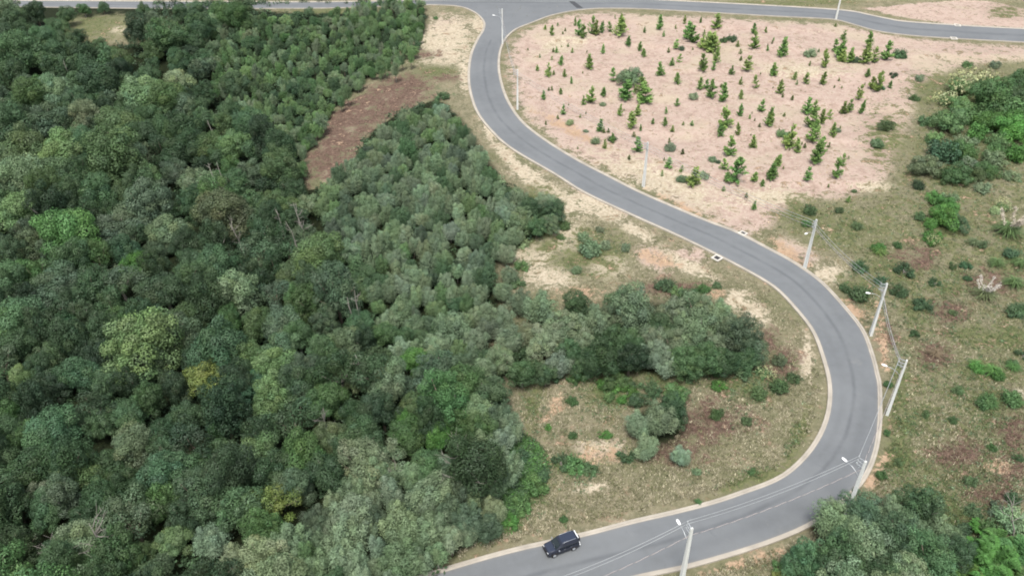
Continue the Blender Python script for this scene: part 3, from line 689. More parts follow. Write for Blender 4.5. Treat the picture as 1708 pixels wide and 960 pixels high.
shrubs("""1640 140 25 lite bush|1650 168 32 grn mound|1692 180 32 grn fluff|1690 218 28 bright mound|1622 192 28 grn bush|1582 203 26 lite mound|1575 250 34 blue fluff|1540 278 24 gg mound|1612 232 20 gg bush|1592 290 24 grn mound|1660 265 24 gg fluff|1702 132 24 grn mound|1615 106 12 grn bush|1660 250 20 grn bush
1625 290 18 olive mound|1560 330 18 bright fluff|1570 362 24 bright mound|1560 392 22 bright bush|1592 372 20 mid mound|1700 255 24 bright fluff|1655 205 24 bright mound|1547 200 16 mid bush|1552 230 12 grn bush|1530 305 16 deep bush|1640 310 18 gg bush|1585 325 16 gg bush|1664 230 22 lite bush
1665 150 25 grn mound|1630 220 24 bright fluff|1600 175 20 lite mound|1680 245 24 grn bush|1700 200 25 bright mound|1640 180 24 grn fluff|1605 255 22 grn mound|1560 225 18 lite bush|1700 160 22 mid mound|1620 270 18 gg fluff|1645 285 17 grn mound|1690 290 18 gg bush|1580 346 17 bright mound|1552 372 15 bright fluff
1612 440 12 blue bush|1615 462 9 blue bush|1466 413 14 bright fluff|1497 408 9 grn fluff|1436 443 17 blue bush|1510 448 20 deep bush|1500 480 20 mid bush|1540 506 20 deep bush|1440 487 26 mid bush|1410 478 13 mid bush|1526 555 11 deep bush|1472 466 14 blue bush|1700 515 22 mid bush|1645 668 20 grn fluff|1690 664 20 grn fluff|1655 746 10 grn fluff
1460 100 8 mid bush|1525 160 12 olive bush|1535 130 10 gg fluff|1660 108 11 gg fluff|1480 210 15 olive fluff|1465 238 14 olive fluff|1425 318 6 olive fluff|1708 590 14 mid bush|1535 360 12 olive fluff|1660 350 12 pale fluff|1590 440 10 olive bush|1560 470 12 mid bush|1590 520 9 olive fluff|1482 640 9 grn fluff|1480 720 8 grn fluff|1690 420 18 blue bush|1640 405 12 mid bush
1430 375 12 olive fluff|1350 350 14 olive fluff|1345 372 10 grn fluff|1400 350 9 olive fluff|1630 612 14 bright fluff|1665 625 14 bright fluff|1600 650 12 lite fluff|1690 605 12 grn fluff|1545 690 9 olive fluff|1590 700 9 olive fluff|1700 760 12 mid bush|1620 800 14 olive fluff|1690 862 36 gg bush|1660 845 18 grey bush|1625 850 18 mid bush|1605 880 20 deep bush|1640 905 18 grn fluff|1690 830 16 mid fluff|1610 910 20 mid bush|1650 880 22 grn fluff|1470 790 12 grn fluff|1500 770 10 olive fluff""",
 "{c} {f} bush on the slope", "bush", "bushes on the slope beyond the road", "bush")
shrubs("""1345 922 34 teal cauli|1392 872 40 gg plume|1398 932 42 mid cauli|1442 852 33 teal cauli|1450 908 42 gg cauli|1490 850 32 gg plume|1502 900 40 teal cauli|1540 845 34 mid cauli|1572 886 38 gg plume|1552 932 40 teal cauli|1462 958 38 mid cauli|1512 958 36 gg cauli|1590 925 28 deep cauli|1425 880 30 gg plume|1530 880 30 gg plume|1395 990 46 gg cauli|1480 1005 46 gg cauli""",
 "{c} {f} tree at the kerb", "tree", "grey-green trees at the outer kerb", "roadside_tree")
shrubs("""1332 918 16 bright bush|1305 945 20 grn bush|1298 965 18 yel bush|1335 955 20 bright bush|1585 960 30 grn fluff""", "{c} {f} bush by kerb trees", "bush", "bushes below the kerb trees", "bush")

shrubs("""20 32 22 mid cauli|60 22 18 deep cauli|92 46 18 mid dome|40 52 20 deep dome|110 26 14 mid cauli|5 15 20 gg cauli|140 16 10 grn dome|172 13 8 mid dome|76 64 20 mid dome|240 18 12 mid dome|256 32 14 gg cauli|300 22 14 mid dome|330 14 14 mid dome|372 17 18 grn dome|402 12 18 mid cauli|352 40 16 gg cauli|430 42 14 mid dome|455 34 10 lite cauli|495 26 9 mid dome|515 20 8 mid dome
8 58 22 deep dome|130 62 14 deep cauli|110 75 18 mid dome|165 72 12 olive dome|285 45 15 mid dome|320 35 14 lite dome""", "{c} {f} tree by through road", "tree", "trees near the far through road", "roadside_tree")
rsap = random.Random(8); nsap = 0
# bush and weeds with cream blossom
def blossom_mesh(seed):
    me, cs = lobes_mesh(seed, 12, (.3, .5), .7, .5, -.05, 46, .075, name="blossom", core=False, tint_sp=.08); return me
BLO = [blossom_mesh(s) for s in (71, 72)]
for px, py, r, lab in ((1605, 143, 30, "bush topped with pale cream blossom above the darker bushes"), (1645, 138, 24, "second cream-blossomed bush, close beside the fuller one"), (1580, 165, 19, "small bush with pale yellow blossom, lowest of the flowering three"),
                       (1274, 620, 15, "small cream-flowered bush near the inner kerb of the bend"), (1555, 398, 12, "white-flowered weed at the foot of bright bushes"), (1675, 345, 14, "pale-flowered weed above the tall tussocks"), (1160, 565, 10, "little pale-flowered bush between trees inside the bend")):
    o = plant("flowering_bush", 'bush', px, py, r, 'lite', "", "bush", "bushes in cream blossom", lab)
    b_ = mobj("blossom", BLO[int(px) % 2], o, (.33, .36, .19)); b_.scale = (1.05, 1.05, 1.06)

# ------------------------------------------------------------------ young pines on the reddish lot
def pine_mesh(seed, tall=1.0):
    r = np.random.default_rng(seed); L = Leaves(); wid = .30*r.uniform(.85, 1.2)
    nw = 9
    for k in range(nw):
        t = (k+.3)/nw; zz = .05+.90*t; rad = wid*(1-t)**.7*r.uniform(.75, 1.15)+.02
        if r.random() < .12: continue
        for b_i in range(r.integers(4, 8) if t < .7 else 4):
            a = r.uniform(0, 2*PI); m = int(34*(1-t*.4))
            s = r.random(m); rise = .14*r.uniform(.5, 1.3)
            cen = np.stack([np.cos(a)*rad*s, np.sin(a)*rad*s, zz+rise*s**1.3], 1)+r.normal(size=(m, 3))*.018
            ax = np.stack([np.full(m, math.cos(a)), np.full(m, math.sin(a)), np.full(m, .9)], 1)+r.normal(size=(m, 3))*.45
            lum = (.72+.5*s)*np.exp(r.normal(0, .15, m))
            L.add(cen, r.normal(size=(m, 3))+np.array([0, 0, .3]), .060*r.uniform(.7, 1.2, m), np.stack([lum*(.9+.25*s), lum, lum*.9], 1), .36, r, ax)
    m = 26; cen = np.stack([r.normal(0, .012, m), r.normal(0, .012, m), r.uniform(.84, 1.04, m)], 1)
    L.add(cen, r.normal(size=(m, 3)), .04, np.ones((m, 3))*np.array([1.35, 1.25, 1.0]), .2, r, np.tile([0, 0, 1.0], (m, 1))+r.normal(size=(m, 3))*.3)
    V, F = [], []; tube(V, F, [(0, 0, -.06), (0, 0, .4), (0, 0, .95)], [.016, .012, .004], 5)
    return L.mesh("needles"), pyd("trunk", V, F, M_BARK, True)
PINE = [pine_mesh(300+s) for s in range(12)]
A3 = """147 150 25,180 178 50,210 130 18,297 130 40,318 180 80,335 190 70,375 170 80,400 175 70,430 165 55,470 160 50,525 180 90,528 110 40,497 95 20,645 165 30,717 150 70,740 185 30,560 230 45,620 255 45,640 285 40,435 270 45,205 265 30,285 265 25,262 235 18,122 290 20,180 300 20,225 325 45,110 355 30,
163 385 65,245 385 40,280 420 35,368 345 70,490 405 60,440 480 45,375 515 75,340 525 45,225 470 30,140 500 45,240 575 50,323 590 20,520 580 55,610 580 55,580 640 80,685 620 30,625 655 35,420 660 60,485 715 50,445 745 45,610 760 70,783 660 35,745 630 45,752 570 35,808 530 35,808 420 55,725 380 65,
780 330 40,820 310 40,800 245 45,765 265 30,845 120 45,925 115 30,1000 140 70,800 145 25,860 195 80,885 215 85,925 240 60,980 260 110,960 235 70,940 180 30,1110 235 30,1190 170 50,1190 245 80,1250 165 30,1125 270 25,1262 255 25,1000 315 70,940 360 85,990 350 40,1080 375 45,1157 355 70,1283 380 60,
1125 425 40,1200 440 60,920 450 60,955 445 50,980 490 90,1035 510 90,1125 495 45,1120 580 55,1228 560 60,1262 630 85,1170 595 25,1050 640 110,1025 680 60,1112 675 60,880 630 30,1187 740 65,1068 780 95,1040 850 55,1105 910 120,1052 910 50,1190 905 50,1232 930 35,1275 900 80,885 930 90,765 840 50,
830 860 35,733 880 30,1040 955 25,545 500 90,650 515 150,630 470 80,1190 90 45"""
A4 = """70 285 110,290 340 90,355 290 80,375 200 45,345 260 60,370 310 60,410 315 70,490 320 100,508 240 75,530 310 70,595 300 85,500 385 40,548 460 100,520 445 60,610 440 35,455 500 70,380 570 60,410 560 60,463 570 65,275 425 60,190 420 55,135 400 40,145 425 25,32 380 70,65 470 65,8 630 70,195 570 80,
210 640 140,230 560 60,270 620 70,310 595 45,225 710 100,325 680 65,148 765 70,100 740 115,240 820 115,270 760 70,45 830 60,20 895 80,40 830 50,200 905 65,345 890 105,370 830 60,210 330 25,30 205 18,100 720 60,400 1010 32"""
npine = 0
for txt, ox, sc_ in ((A3, 860, 3), (A4, 1280, 3)):
    for e in txt.replace("\n", "").split(","):
        a_, b_, h_ = map(float, e.split()); px, py, hp = ox+a_/sc_, b_/sc_, h_/sc_
        if a_ == 1190 and b_ == 90: px, py, hp = 1257, 350, 15
        x, y, z = (float(v[0]) for v in ground(np.array([px]), np.array([py])))
        sc1 = scale_at(x, y, z+1); dep = math.atan2(CAMZ-z, y); H = max(.7, min(5.2, hp/sc1/math.cos(dep)*1.02-.1))
        wide = pick_r.uniform(.85, 1.4) if H < 2.0 else pick_r.uniform(.85, 1.3)
        if (a_, b_) in ((545, 500), (650, 515), (630, 470), (980, 260), (885, 215)): wide = 1.5
        me, tr = pick_r.choice(PINE)
        o = empty("young_pine", (x, y, z-.02), pick_r.uniform(0, 6.28), (H*wide, H*wide, H*1.02)); o.rotation_euler = (pick_r.gauss(0, .07), pick_r.gauss(0, .07), o.rotation_euler[2])
        lum = math.exp(pick_r.gauss(0, .16))*.9; warm = pick_r.uniform(.8, 1.2)
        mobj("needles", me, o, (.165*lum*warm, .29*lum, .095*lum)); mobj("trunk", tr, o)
        size = "tiny" if H < 1.4 else "small" if H < 2.2 else "medium" if H < 3.2 else "tall"
        shape = "bushy" if wide > 1.05 else "slim"; tone = "yellowish" if warm > 1.06 else "deep green" if lum < .83 else "green"
        tag(o, place_label(f"{size} {shape} {tone} pine", px, py-hp*.5), "pine", "young pines on the reddish bare lot"); npine += 1
while nsap < 75:                                               # the smallest seedlings between the planted rows
    px, py = rsap.uniform(870, 1500), rsap.uniform(40, 385)
    if not inside(FIELD_PX, np.array([px]), np.array([py]))[0]: continue
    x, y, z = (float(v[0]) for v in ground(np.array([px]), np.array([py])))
    if road_dist(np.array([x]), np.array([y]))[0] < 3: continue
    H = rsap.uniform(.5, 1.3); me, tr = rsap.choice(PINE); o = empty("young_pine", (x, y, z-.02), rsap.uniform(0, 6.28), (H*1.2, H*1.2, H)); lum = math.exp(rsap.gauss(0, .2)); nsap += 1
    mobj("needles", me, o, (.135*lum, .19*lum, .075*lum)); tag(o, place_label("tiny sparse pine seedling", px, py), "pine", "young pines on the reddish bare lot")
shrubs("""%s""" % "|".join(f"{860+a/3:.0f} {b/3:.0f} {r/3:.0f} {p} {k}" for a, b, r, p, k in ((570, 390, 56, 'gg', 'mound'), (775, 735, 40, 'silver', 'fluff'), (945, 870, 36, 'gg', 'bush'), (835, 895, 34, 'gg', 'fluff'), (985, 795, 26, 'gg', 'fluff'), (400, 700, 32, 'gg', 'bush'),
   (272, 608, 28, 'pale', 'fluff'), (890, 480, 30, 'gg', 'fluff'), (1040, 195, 26, 'mid', 'bush'), (1080, 185, 36, 'mid', 'bush'), (350, 655, 16, 'gg', 'fluff'), (615, 690, 16, 'silver', 'fluff'), (830, 240, 20, 'grey', 'fluff'), (480, 690, 28, 'mid', 'bush'), (1015, 808, 18, 'grey', 'fluff'),
   (1475, 255, 46, 'gg', 'bush'), (1925, 265, 46, 'mid', 'bush'), (1890, 368, 28, 'deep', 'bush'), (1820, 430, 34, 'mid', 'bush'), (1805, 715, 36, 'gg', 'fluff'), (1335, 665, 34, 'lite', 'fluff'), (1700, 300, 28, 'grey', 'fluff'), (1360, 690, 24, 'lite', 'fluff'), (1610, 650, 20, 'gg', 'fluff'), (435, 520, 20, 'pale', 'fluff'))),
 "{c} {f} bush among young pines", "bush", "bushes among the young pines", "bush")

# ------------------------------------------------------------------ bare and dead trees showing pale limbs
def bare_tree(base_px, top_px, label, seed, spread=.5, n_br=6, thick=.16, leafy=None):
    """trunk from ground level at base_px up to a tip that shows at top_px"""
    r = random.Random(seed); bx, by, bz = (float(v[0]) for v in ground(np.array([base_px[0]*1.0]), np.array([base_px[1]*1.0]), 3.0)); bz = float(hz(bx, by))
    H = 9.0
    for _ in range(12):                                        # how tall it must be for its tip to show there
        q = project(bx, by, bz+H)[1]; H += (float(q)-top_px[1])/(scale_at(bx, by, bz+H)*.78)
    H = max(4.5, min(15, H)); tx, ty = at_z(top_px[0], top_px[1], bz+H); lean = Vector((float(tx)-bx, float(ty)-by, H))
    if lean.xy.length > 4: lean.xy = lean.xy.normalized()*4
    o = empty("bare_tree", (bx, by, bz)); tag(o, label, "tree", "bare pale-limbed trees")
    V, F = [], []; w = lambda s: Vector((r.uniform(-s, s), r.uniform(-s, s), 0))
    pts = [lean*t+w(.18*(t > 0)) for t in (0, .25, .5, .75, 1)]; tube(V, F, [(0, 0, -.4)]+pts, [thick*1.3, thick*1.15, thick, thick*.8, thick*.55, thick*.2], 7)
    mobj("trunk", pyd("trunk", V, F, M_PALE, True), o)
    for k in range(n_br):
        t = r.uniform(.42, .95); a = r.uniform(0, 2*PI); ln = H*spread*r.uniform(.22, .5)*(1.25-t*.6)
        V, F = [], []; s = lean*t; d = Vector((math.cos(a), math.sin(a), r.uniform(.25, .9)))
        p1 = s+d*ln*.5+w(.15*ln); p2 = s+d*ln+Vector((0, 0, .12*ln))+w(.2*ln); tube(V, F, [s, p1, p2], [thick*.5, thick*.34, thick*.1], 5)
        for q in range(3):
            e = p1.lerp(p2, r.random())+Vector((r.uniform(-1, 1), r.uniform(-1, 1), r.uniform(.1, .9)))*ln*.45; tube(V, F, [p1.lerp(p2, .2+.25*q), e], [thick*.24, thick*.07], 4)
        mobj("limb", pyd("limb", V, F, M_PALE, True), o)
    return o
for i, (b_, t_, lab, sp, nb, th) in enumerate((
    ((376, 326), (346, 272), "bare tree with long leaning pale trunk, lowest of the trunks west of the brown clearing", .3, 4, .15), ((384, 322), (360, 270), "slim bare trunk standing close against a longer leaning one", .25, 3, .12),
    ((360, 234), (346, 200), "forked white dead trunk rising alone above the forest crowns", .3, 3, .17), ((408, 412), (384, 372), "pale tree with white fanned limbs under a grey-brown crown", .6, 6, .12),
    ((516, 396), (490, 338), "leafless grey tree with straight pale stem near the feathery stand", .45, 8, .15), ((486, 404), (462, 352), "thin bare tree with twiggy grey top beside a straighter one", .4, 8, .12),
    ((507, 425), (478, 368), "long thin bare stem leaning out of the dark gap", .2, 4, .11), ((553, 508), (540, 476), "twin pale stems below an olive crown", .3, 4, .13), ((592, 532), (577, 496), "short pale trunk in front of a taller bare one", .3, 3, .13), ((601, 532), (592, 484), "tall pale trunk ending under an olive crown", .3, 4, .13),
    ((630, 642), (592, 590), "crooked grey dead tree reaching over a small pale crown", .5, 6, .17), ((740, 622), (729, 596), "short white broken trunk below the grey-green stand", .2, 2, .18), ((760, 688), (756, 656), "short white snag at the edge of the feathery trees", .1, 1, .18),
    ((545, 712), (534, 682), "pale twisted stems under a round green crown", .6, 6, .15), ((775, 800), (770, 752), "large spreading dead tree with bare white limbs", 1.1, 11, .13), ((776, 798), (757, 780), "broken white stump limb just below the spreading dead tree", .3, 2, .2),
    ((180, 925), (150, 870), "bare twiggy tree with thin white branches near the lower forest edge", .7, 9, .12), ((80, 935), (72, 905), "small dead twiggy tree among dark crowns", .7, 8, .10), ((122, 130), (104, 100), "single white stem leaning between dark far crowns", .2, 2, .14), ((215, 128), (200, 108), "thin pale stem between dark crowns of the far forest", .3, 3, .12),
    ((660, 790), (655, 762), "bare twigs poking from a pale loose crown", .7, 8, .10), ((1175, 555), (1170, 530), "thin grey dead stem between trees of the bend", .5, 5, .08), ((1704, 868), (1690, 838), "bare grey branches over the shrub at the slope's foot", .8, 8, .09))):
    bare_tree(b_, t_, lab, 40+i, sp, nb, th)

# ------------------------------------------------------------------ tussocks, pampas plumes, fern fronds
def tussock_mesh(seed, n_=150, droop=.9, wid=.022):
    r = np.random.default_rng(seed); v, t = [], []
    for i in range(n_):
        a = r.uniform(0, 2*PI); e = r.uniform(.5, 1.45); ln = r.uniform(.7, 1.15); d = np.array([math.cos(a), math.sin(a)]); s = np.array([-d[1], d[0], 0])*wid*r.uniform(.8, 1.6)
        c0 = np.r_[d*.06, 0]; c1 = np.r_[d*ln*.45*math.cos(e)*1.2, ln*.6*math.sin(e)]; c2 = np.r_[d*ln*(.6+.5*math.cos(e)), max(.03, ln*(math.sin(e)*.85-droop*.32))]
        v += [c0-s, c0+s, c1+s, c1-s, c1-s, c1+s, c2+s*.3, c2-s*.3]; t += [np.ones(3)*r.uniform(.7, 1.3)]*8
    v = np.array(v); return np_mesh("blades", v, np.full(len(v)//4, 4), np.arange(len(v)), M_LEAF, np.array(t))
def plume_heads(seed):
    r = np.random.default_rng(seed); L = Leaves()
    for i in range(16):
        a = r.uniform(0, 2*PI); d = np.array([math.cos(a)*.55, math.sin(a)*.55, 1.0]); m = 40; t = r.uniform(.75, 1.35, m)
        p = d*t[:, None]+r.normal(size=(m, 3))*.045; L.add(p, r.normal(size=(m, 3)), .075, np.ones(3)*r.uniform(.8, 1.15), .3, r, np.tile(d, (m, 1))+r.normal(size=(m, 3))*.3)
    return L.mesh("plume_foliage")
TUS = [tussock_mesh(s) for s in (1, 2, 3)]; HEADS = [plume_heads(s) for s in (4, 5)]
def tussock(px, py, rpx, col, label, heads=None):
    x, y, z = (float(v[0]) for v in ground(np.array([px*1.0]), np.array([py*1.0]), .3)); R = rpx/scale_at(x, y, z)
    o = empty("tussock", (x, y, z), pick_r.uniform(0, 6), R); mobj("blades", pick_r.choice(TUS), o, col)
    if heads: mobj("plume_foliage", pick_r.choice(HEADS), o, heads)
    tag(o, label, "tussock", "tall grass tussocks on the slope")
G1 = (.10, .16, .06); STR = (.42, .38, .28)
for a in ((1680, 388, 30, G1, "big pampas tussock with pale upright plumes high on the slope", (.52, .46, .38)), (1640, 492, 24, (.14, .17, .08), "pampas tussock with dry silvery plumes in the middle of the slope", (.58, .54, .48)), (1690, 474, 22, G1, "round green tussock with arching blades beside the silvery pampas"),
          (1662, 440, 18, G1, "green tussock just below the big pampas"), (1700, 440, 18, G1, "green arching tussock at the frame edge below the big pampas"), (1706, 520, 22, (.06, .11, .045), "dark green tussock at the frame edge, third below the pampas"), (1625, 405, 15, (.12, .16, .08), "small grey-green tussock in front of the bright bushes"),
          (1466, 420, 16, (.13, .20, .06), "bright grass clump up the slope from the bend"), (1505, 475, 12, (.16, .17, .09), "yellowed grass clump beside the dark bushes"), (1655, 620, 20, (.09, .19, .05), "lush green grass clump, largest on the lower slope"), (1628, 608, 15, (.09, .19, .05), "lush grass clump just uphill of the largest one"),
          (1690, 612, 15, (.08, .17, .05), "lush grass clump toward the frame edge"), (1648, 672, 18, (.07, .15, .05), "deep green grass clump below the lush ones"), (1690, 668, 16, (.07, .15, .05), "deep green grass clump at the frame edge below lush grass"), (1560, 590, 16, (.18, .14, .09), "brown withered clump in the fern patch"), (1700, 655, 12, STR, "dry straw tussock beside the deep green clump")):
    tussock(*a)
def fern_mesh(seed):
    r = np.random.default_rng(seed); L = Leaves()
    for i in range(26):
        a = r.uniform(0, 2*PI); ln = r.uniform(.7, 1.15); rise = r.uniform(.5, 1.1); m = 60; t = np.linspace(.08, 1, m)
        spine = np.stack([np.cos(a)*ln*t, np.sin(a)*ln*t, rise*np.sin(t*2.3)*.8], 1); side = np.array([-math.sin(a), math.cos(a), 0])
        for sgn in (-1, 1):
            w = .16*np.sin(np.clip(t*.9+.1, 0, 1)*PI)+.02
            ax = np.tile(side*sgn+np.array([math.cos(a), math.sin(a), -.2])*.45, (m, 1)); L.add(spine+ax*(w*.6)[:, None], np.tile([0, 0, 1.0], (m, 1))+r.normal(size=(m, 3))*.3, w*.8, np.ones(3)*r.uniform(.75, 1.25), .22, r, ax)
    return L.mesh("fronds")
FERN = [fern_mesh(s) for s in (1, 2, 3)]
for px, py, r, lab in ((1655, 938, 44, "bright green arching fern clump, biggest at the foot of the slope"), (1695, 925, 36, "bright arching fern at the frame's lower edge corner"), (1620, 925, 30, "bright fern touching the kerb-side trees"), (1612, 965, 34, "fern clump cut by the frame's bottom edge below kerb trees"), (1690, 968, 36, "lowest fern in the frame corner"),
                       (1668, 900, 26, "fern uphill of the biggest clump"), (1635, 880, 20, "small fern nearest the brown dead patch"), (1655, 975, 34, "fern between two others on the bottom edge")):
    x, y, z = (float(v[0]) for v in ground(np.array([px*1.0]), np.array([py*1.0]), .8)); R = r/scale_at(x, y, z+.8)
    o = empty("fern", (x, y, z), pick_r.uniform(0, 6), R); me = pick_r.choice(FERN); mobj("fronds", me, o, [c*pick_r.uniform(.85, 1.15) for c in (.075, .17, .045)])
    V, F = [], []; tube(V, F, [(0, 0, -.1), (0, 0, .2)], [.06, .04], 6); mobj("stem", pyd("stem", V, F, M_BARK), o)
    tag(o, lab, "fern", "arching ferns at the slope's foot")

# ------------------------------------------------------------------ low growth: straw, grass blades and weeds (nobody could count these)
def tufts(name, n_, cond, colf, label, hgt=(.06, .28), wid=.05, seed=1, area=None):
    r = np.random.default_rng(seed); d = 1/r.uniform(1/275, 1/52, n_)  # denser near the camera
    x = r.uniform(-1, 1, n_)*(d*.62+26); y = d; k = (road_dist(x, y) > 1.95)
    x, y = x[k], y[k]; px, py = project(x, y, 0); k = cond(x, y, px, py, r); x, y = x[k], y[k]; m = len(x); z = hz(x, y)
    col = colf(x, y, r)
    vs, ts = [], []
    for b_ in range(5):
        a = r.uniform(0, 2*PI, m); h = r.uniform(*hgt, m); w = wid*r.uniform(.5, 1.5, m); ln = h*r.uniform(.3, 1.4, m)
        cx, cy = x+r.normal(0, .14, m), y+r.normal(0, .14, m); ca_, sa_ = np.cos(a), np.sin(a)
        vs.append(np.stack([np.stack([cx-sa_*w, cy+ca_*w, z-.02], 1), np.stack([cx+sa_*w, cy-ca_*w, z-.02], 1), np.stack([cx+ca_*ln, cy+sa_*ln, z+h], 1)], 1).reshape(-1, 3))
        ts.append(np.repeat(col*np.exp(r.normal(0, .18, (m, 1))), 3, 0))
    v, t = np.concatenate(vs), np.concatenate(ts)
    tag(mobj(name, np_mesh(name, v, np.full(len(v)//3, 3), np.arange(len(v)), M_TINT, t)), label, kind='stuff')
def open_land(x, y, px, py, r): return (sample('forest', x, y) < .5)
def dry_c(x, y, r):
    m = len(x); n_ = vnoise(x, y, 6, 21)+.5*vnoise(x, y, 2, 22); c = np.where((r.random(m) < .35+.35*(n_ > .8))[:, None], np.array([.265, .24, .165]), np.array([.118, .12, .062]))
    g = (sample('green', x, y)*.9+.5*vnoise(x, y, 9, 23)) > .62+.3*r.random(m); c[g] = np.array([.085, .115, .045]); b_ = sample('brown', x, y) > .35+.4*r.random(m); c[b_] = np.array([.105, .07, .052])
    return c*np.exp(r.normal(0, .2, (m, 1)))
tufts("dry_grass", 170000, lambda x, y, px, py, r: open_land(x, y, px, py, r) & (sample('pink', x, y) < .3+.3*r.random(len(x))) & (sample('pale', x, y) < .5), dry_c, "short dry grass and straw over the verges and slope", seed=1)
tufts("sparse_grass", 60000, lambda x, y, px, py, r: (sample('pink', x, y) > .4) & (vnoise(x, y, 5, 31)+.6*vnoise(x, y, 1.6, 32) > .68+.45*r.random(len(x))), lambda x, y, r: np.where((r.random(len(x)) < .3)[:, None], np.array([.16, .17, .08]), np.array([.33, .265, .165]))*np.exp(r.normal(0, .2, (len(x), 1))),
      "sparse grass on the reddish bare lot", (.08, .28), .05, 2)
r0 = np.random.default_rng(77)
n_ = 34000; d = 1/r0.uniform(1/270, 1/52, n_); x = r0.uniform(-1, 1, n_)*(d*.62+26); y = d
SCRUB_PX = [(1490,240),(1535,130),(1760,95),(1760,540),(1500,540),(1400,470),(1470,400)]
_sx, _sy = project(x, y, 0); w_ = .30*inside(SCRUB_PX, _sx, _sy)+.10*inside(SLOPE_PX, _sx, _sy)+vnoise(x, y, 7, 41)*.8+.55*vnoise(x, y, 2.2, 42)+.75*np.clip(sample('green', x, y), 0, 1)-.35*sample('pale', x, y)
px, py = project(x, y, 0)
k = (road_dist(x, y) > 2.3) & (w_ > .92+.32*r0.random(n_)) & (sample('pink', x, y) < .35) & (sample('brown', x, y) < .6)
bx, by = [], []
for X_, Y_, R_, kd_, *_ in PLACED:                             # smaller growth gathers round every bush
    if kd_ in ('bush', 'fluff', 'mound') and not inside(FIELD_PX, np.array([_[0]]), np.array([_[1]]))[0]:
        for q in range(9):
            a_ = r0.uniform(0, 2*PI); t_ = R_*r0.uniform(.7, 2.3)+.3; bx.append(X_+math.cos(a_)*t_); by.append(Y_+math.sin(a_)*t_)
bx, by = np.array(bx), np.array(by); kb = road_dist(bx, by) > 2.3
x, y, k = np.r_[x, bx], np.r_[y, by], np.r_[k, kb]
undergrowth("weeds", x[k], y[k], [PAL['mid'], PAL['olive'], PAL['gg'], PAL['grn'], (.13, .135, .065), (.10, .11, .05)], "low green weeds spreading through the dry grass", (.18, .6), 16, .10, .6)
k = (road_dist(x, y) > 5) & (sample('brown', x, y) > .3) & (sample('forest', x, y) < .6)
undergrowth("dead_fern", x[k], y[k], [(.12, .082, .066), (.17, .12, .09), (.09, .065, .055), (.24, .20, .13), (.15, .12, .075)], "withered brown fern and cut brush on the clearing", (.15, .5), 14, .07, .22)
g_px = [(700,965),(780,925),(850,895),(880,830),(915,790),(905,750),(870,720),(850,760),(850,800),(830,850),(780,885),(690,945)]
x, y = scatter_px(9000, g_px, r0); k = road_dist(x, y) > 5
undergrowth("ivy_cover", x[k][:900], y[k][:900], [PAL['grn'], PAL['bright'], PAL['mid']], "bright green creeping cover where forest meets verge", (.3, .9), 22, .12, .7)

# ------------------------------------------------------------------ concrete utility poles with lamps, and their lines
mid_w = (inner_w+outer_w)/2
def box(bm, c, s, rot=None):
    r = bmesh.ops.create_cube(bm, size=1); vs = r['verts']
    bmesh.ops.scale(bm, vec=s, verts=vs)
    if rot is not None: bmesh.ops.rotate(bm, cent=(0, 0, 0), matrix=rot, verts=vs)
    bmesh.ops.translate(bm, vec=c, verts=vs); return vs
def bm_obj(name, bm, mat, parent=None, bevel=0.0, seg=2, smooth_=False):
    if bevel: bmesh.ops.bevel(bm, geom=bm.edges[:], offset=bevel, segments=seg, affect='EDGES', clamp_overlap=True)
    bmesh.ops.recalc_face_normals(bm, faces=bm.faces)
    me = bpy.data.meshes.new(name); bm.to_mesh(me); bm.free(); me.materials.append(mat)
    if smooth_: me.polygons.foreach_set("use_smooth", np.ones(len(me.polygons), bool))
    return mobj(name, me, parent)
def shaft_me(h):
    bm = bmesh.new()
    prof = [(-1, -1), (1, -1), (1, -.55), (.45, -.35), (.45, .35), (1, .55), (1, 1), (-1, 1), (-1, .55), (-.45, .35), (-.45, -.35), (-1, -.55)]   # double-T section
    rings = []
    for t in np.linspace(0, 1, 9):
        w, d = .27-.13*t, .20-.095*t; rings.append([bm.verts.new((x*d, y*w, -.3+(h+.3)*t)) for x, y in prof])
    for a, b_ in zip(rings[:-1], rings[1:]):
        for i in range(12): bm.faces.new((a[i], a[(i+1) % 12], b_[(i+1) % 12], b_[i]))
    bm.faces.new(rings[-1]); bmesh.ops.recalc_face_normals(bm, faces=bm.faces)
    me = bpy.data.meshes.new("shaft"); bm.to_mesh(me); bm.free(); me.materials.append(M_CONC); return me
PH = 9.5
SHAFT = shaft_me(PH)
def bracket_me():
    bm = bmesh.new(); box(bm, (.48, 0, 0), (.86, .07, .09)); box(bm, (.30, 0, -.16), (.50, .04, .04), Matrix.Rotation(math.radians(32), 3, 'Y')); bmesh.ops.recalc_face_normals(bm, faces=bm.faces)
    me = bpy.data.meshes.new("bracket"); bm.to_mesh(me); bm.free(); me.materials.append(M_GALV); return me
def insul_me():
    bm = bmesh.new()
    prof = [(.0, 0), (.035, 0), (.035, .05), (.085, .07), (.085, .10), (.05, .12), (.075, .14), (.075, .17), (.03, .21), (0, .21)]
    rings = [[bm.verts.new((r*math.cos(2*PI*k/10), r*math.sin(2*PI*k/10), z)) for k in range(10)] for r, z in prof[1:-1]]
    for a, b_ in zip(rings[:-1], rings[1:]):
        for i in range(10): bm.faces.new((a[i], a[(i+1) % 10], b_[(i+1) % 10], b_[i]))
    bm.faces.new(rings[-1]); bm.faces.new(rings[0][::-1]); me = bpy.data.meshes.new("insulator"); bm.to_mesh(me); bm.free(); me.materials.append(M_INSUL); return me
BRACK, INSUL = bracket_me(), insul_me()
def lamp_arm_me():
    V, F = [], []; tube(V, F, [(.08, 0, -.5), (.55, 0, .05), (1.2, 0, .42), (1.95, 0, .55)], [.034, .032, .030, .028], 8); return pyd("lamp_arm", V, F, M_GALV, True)
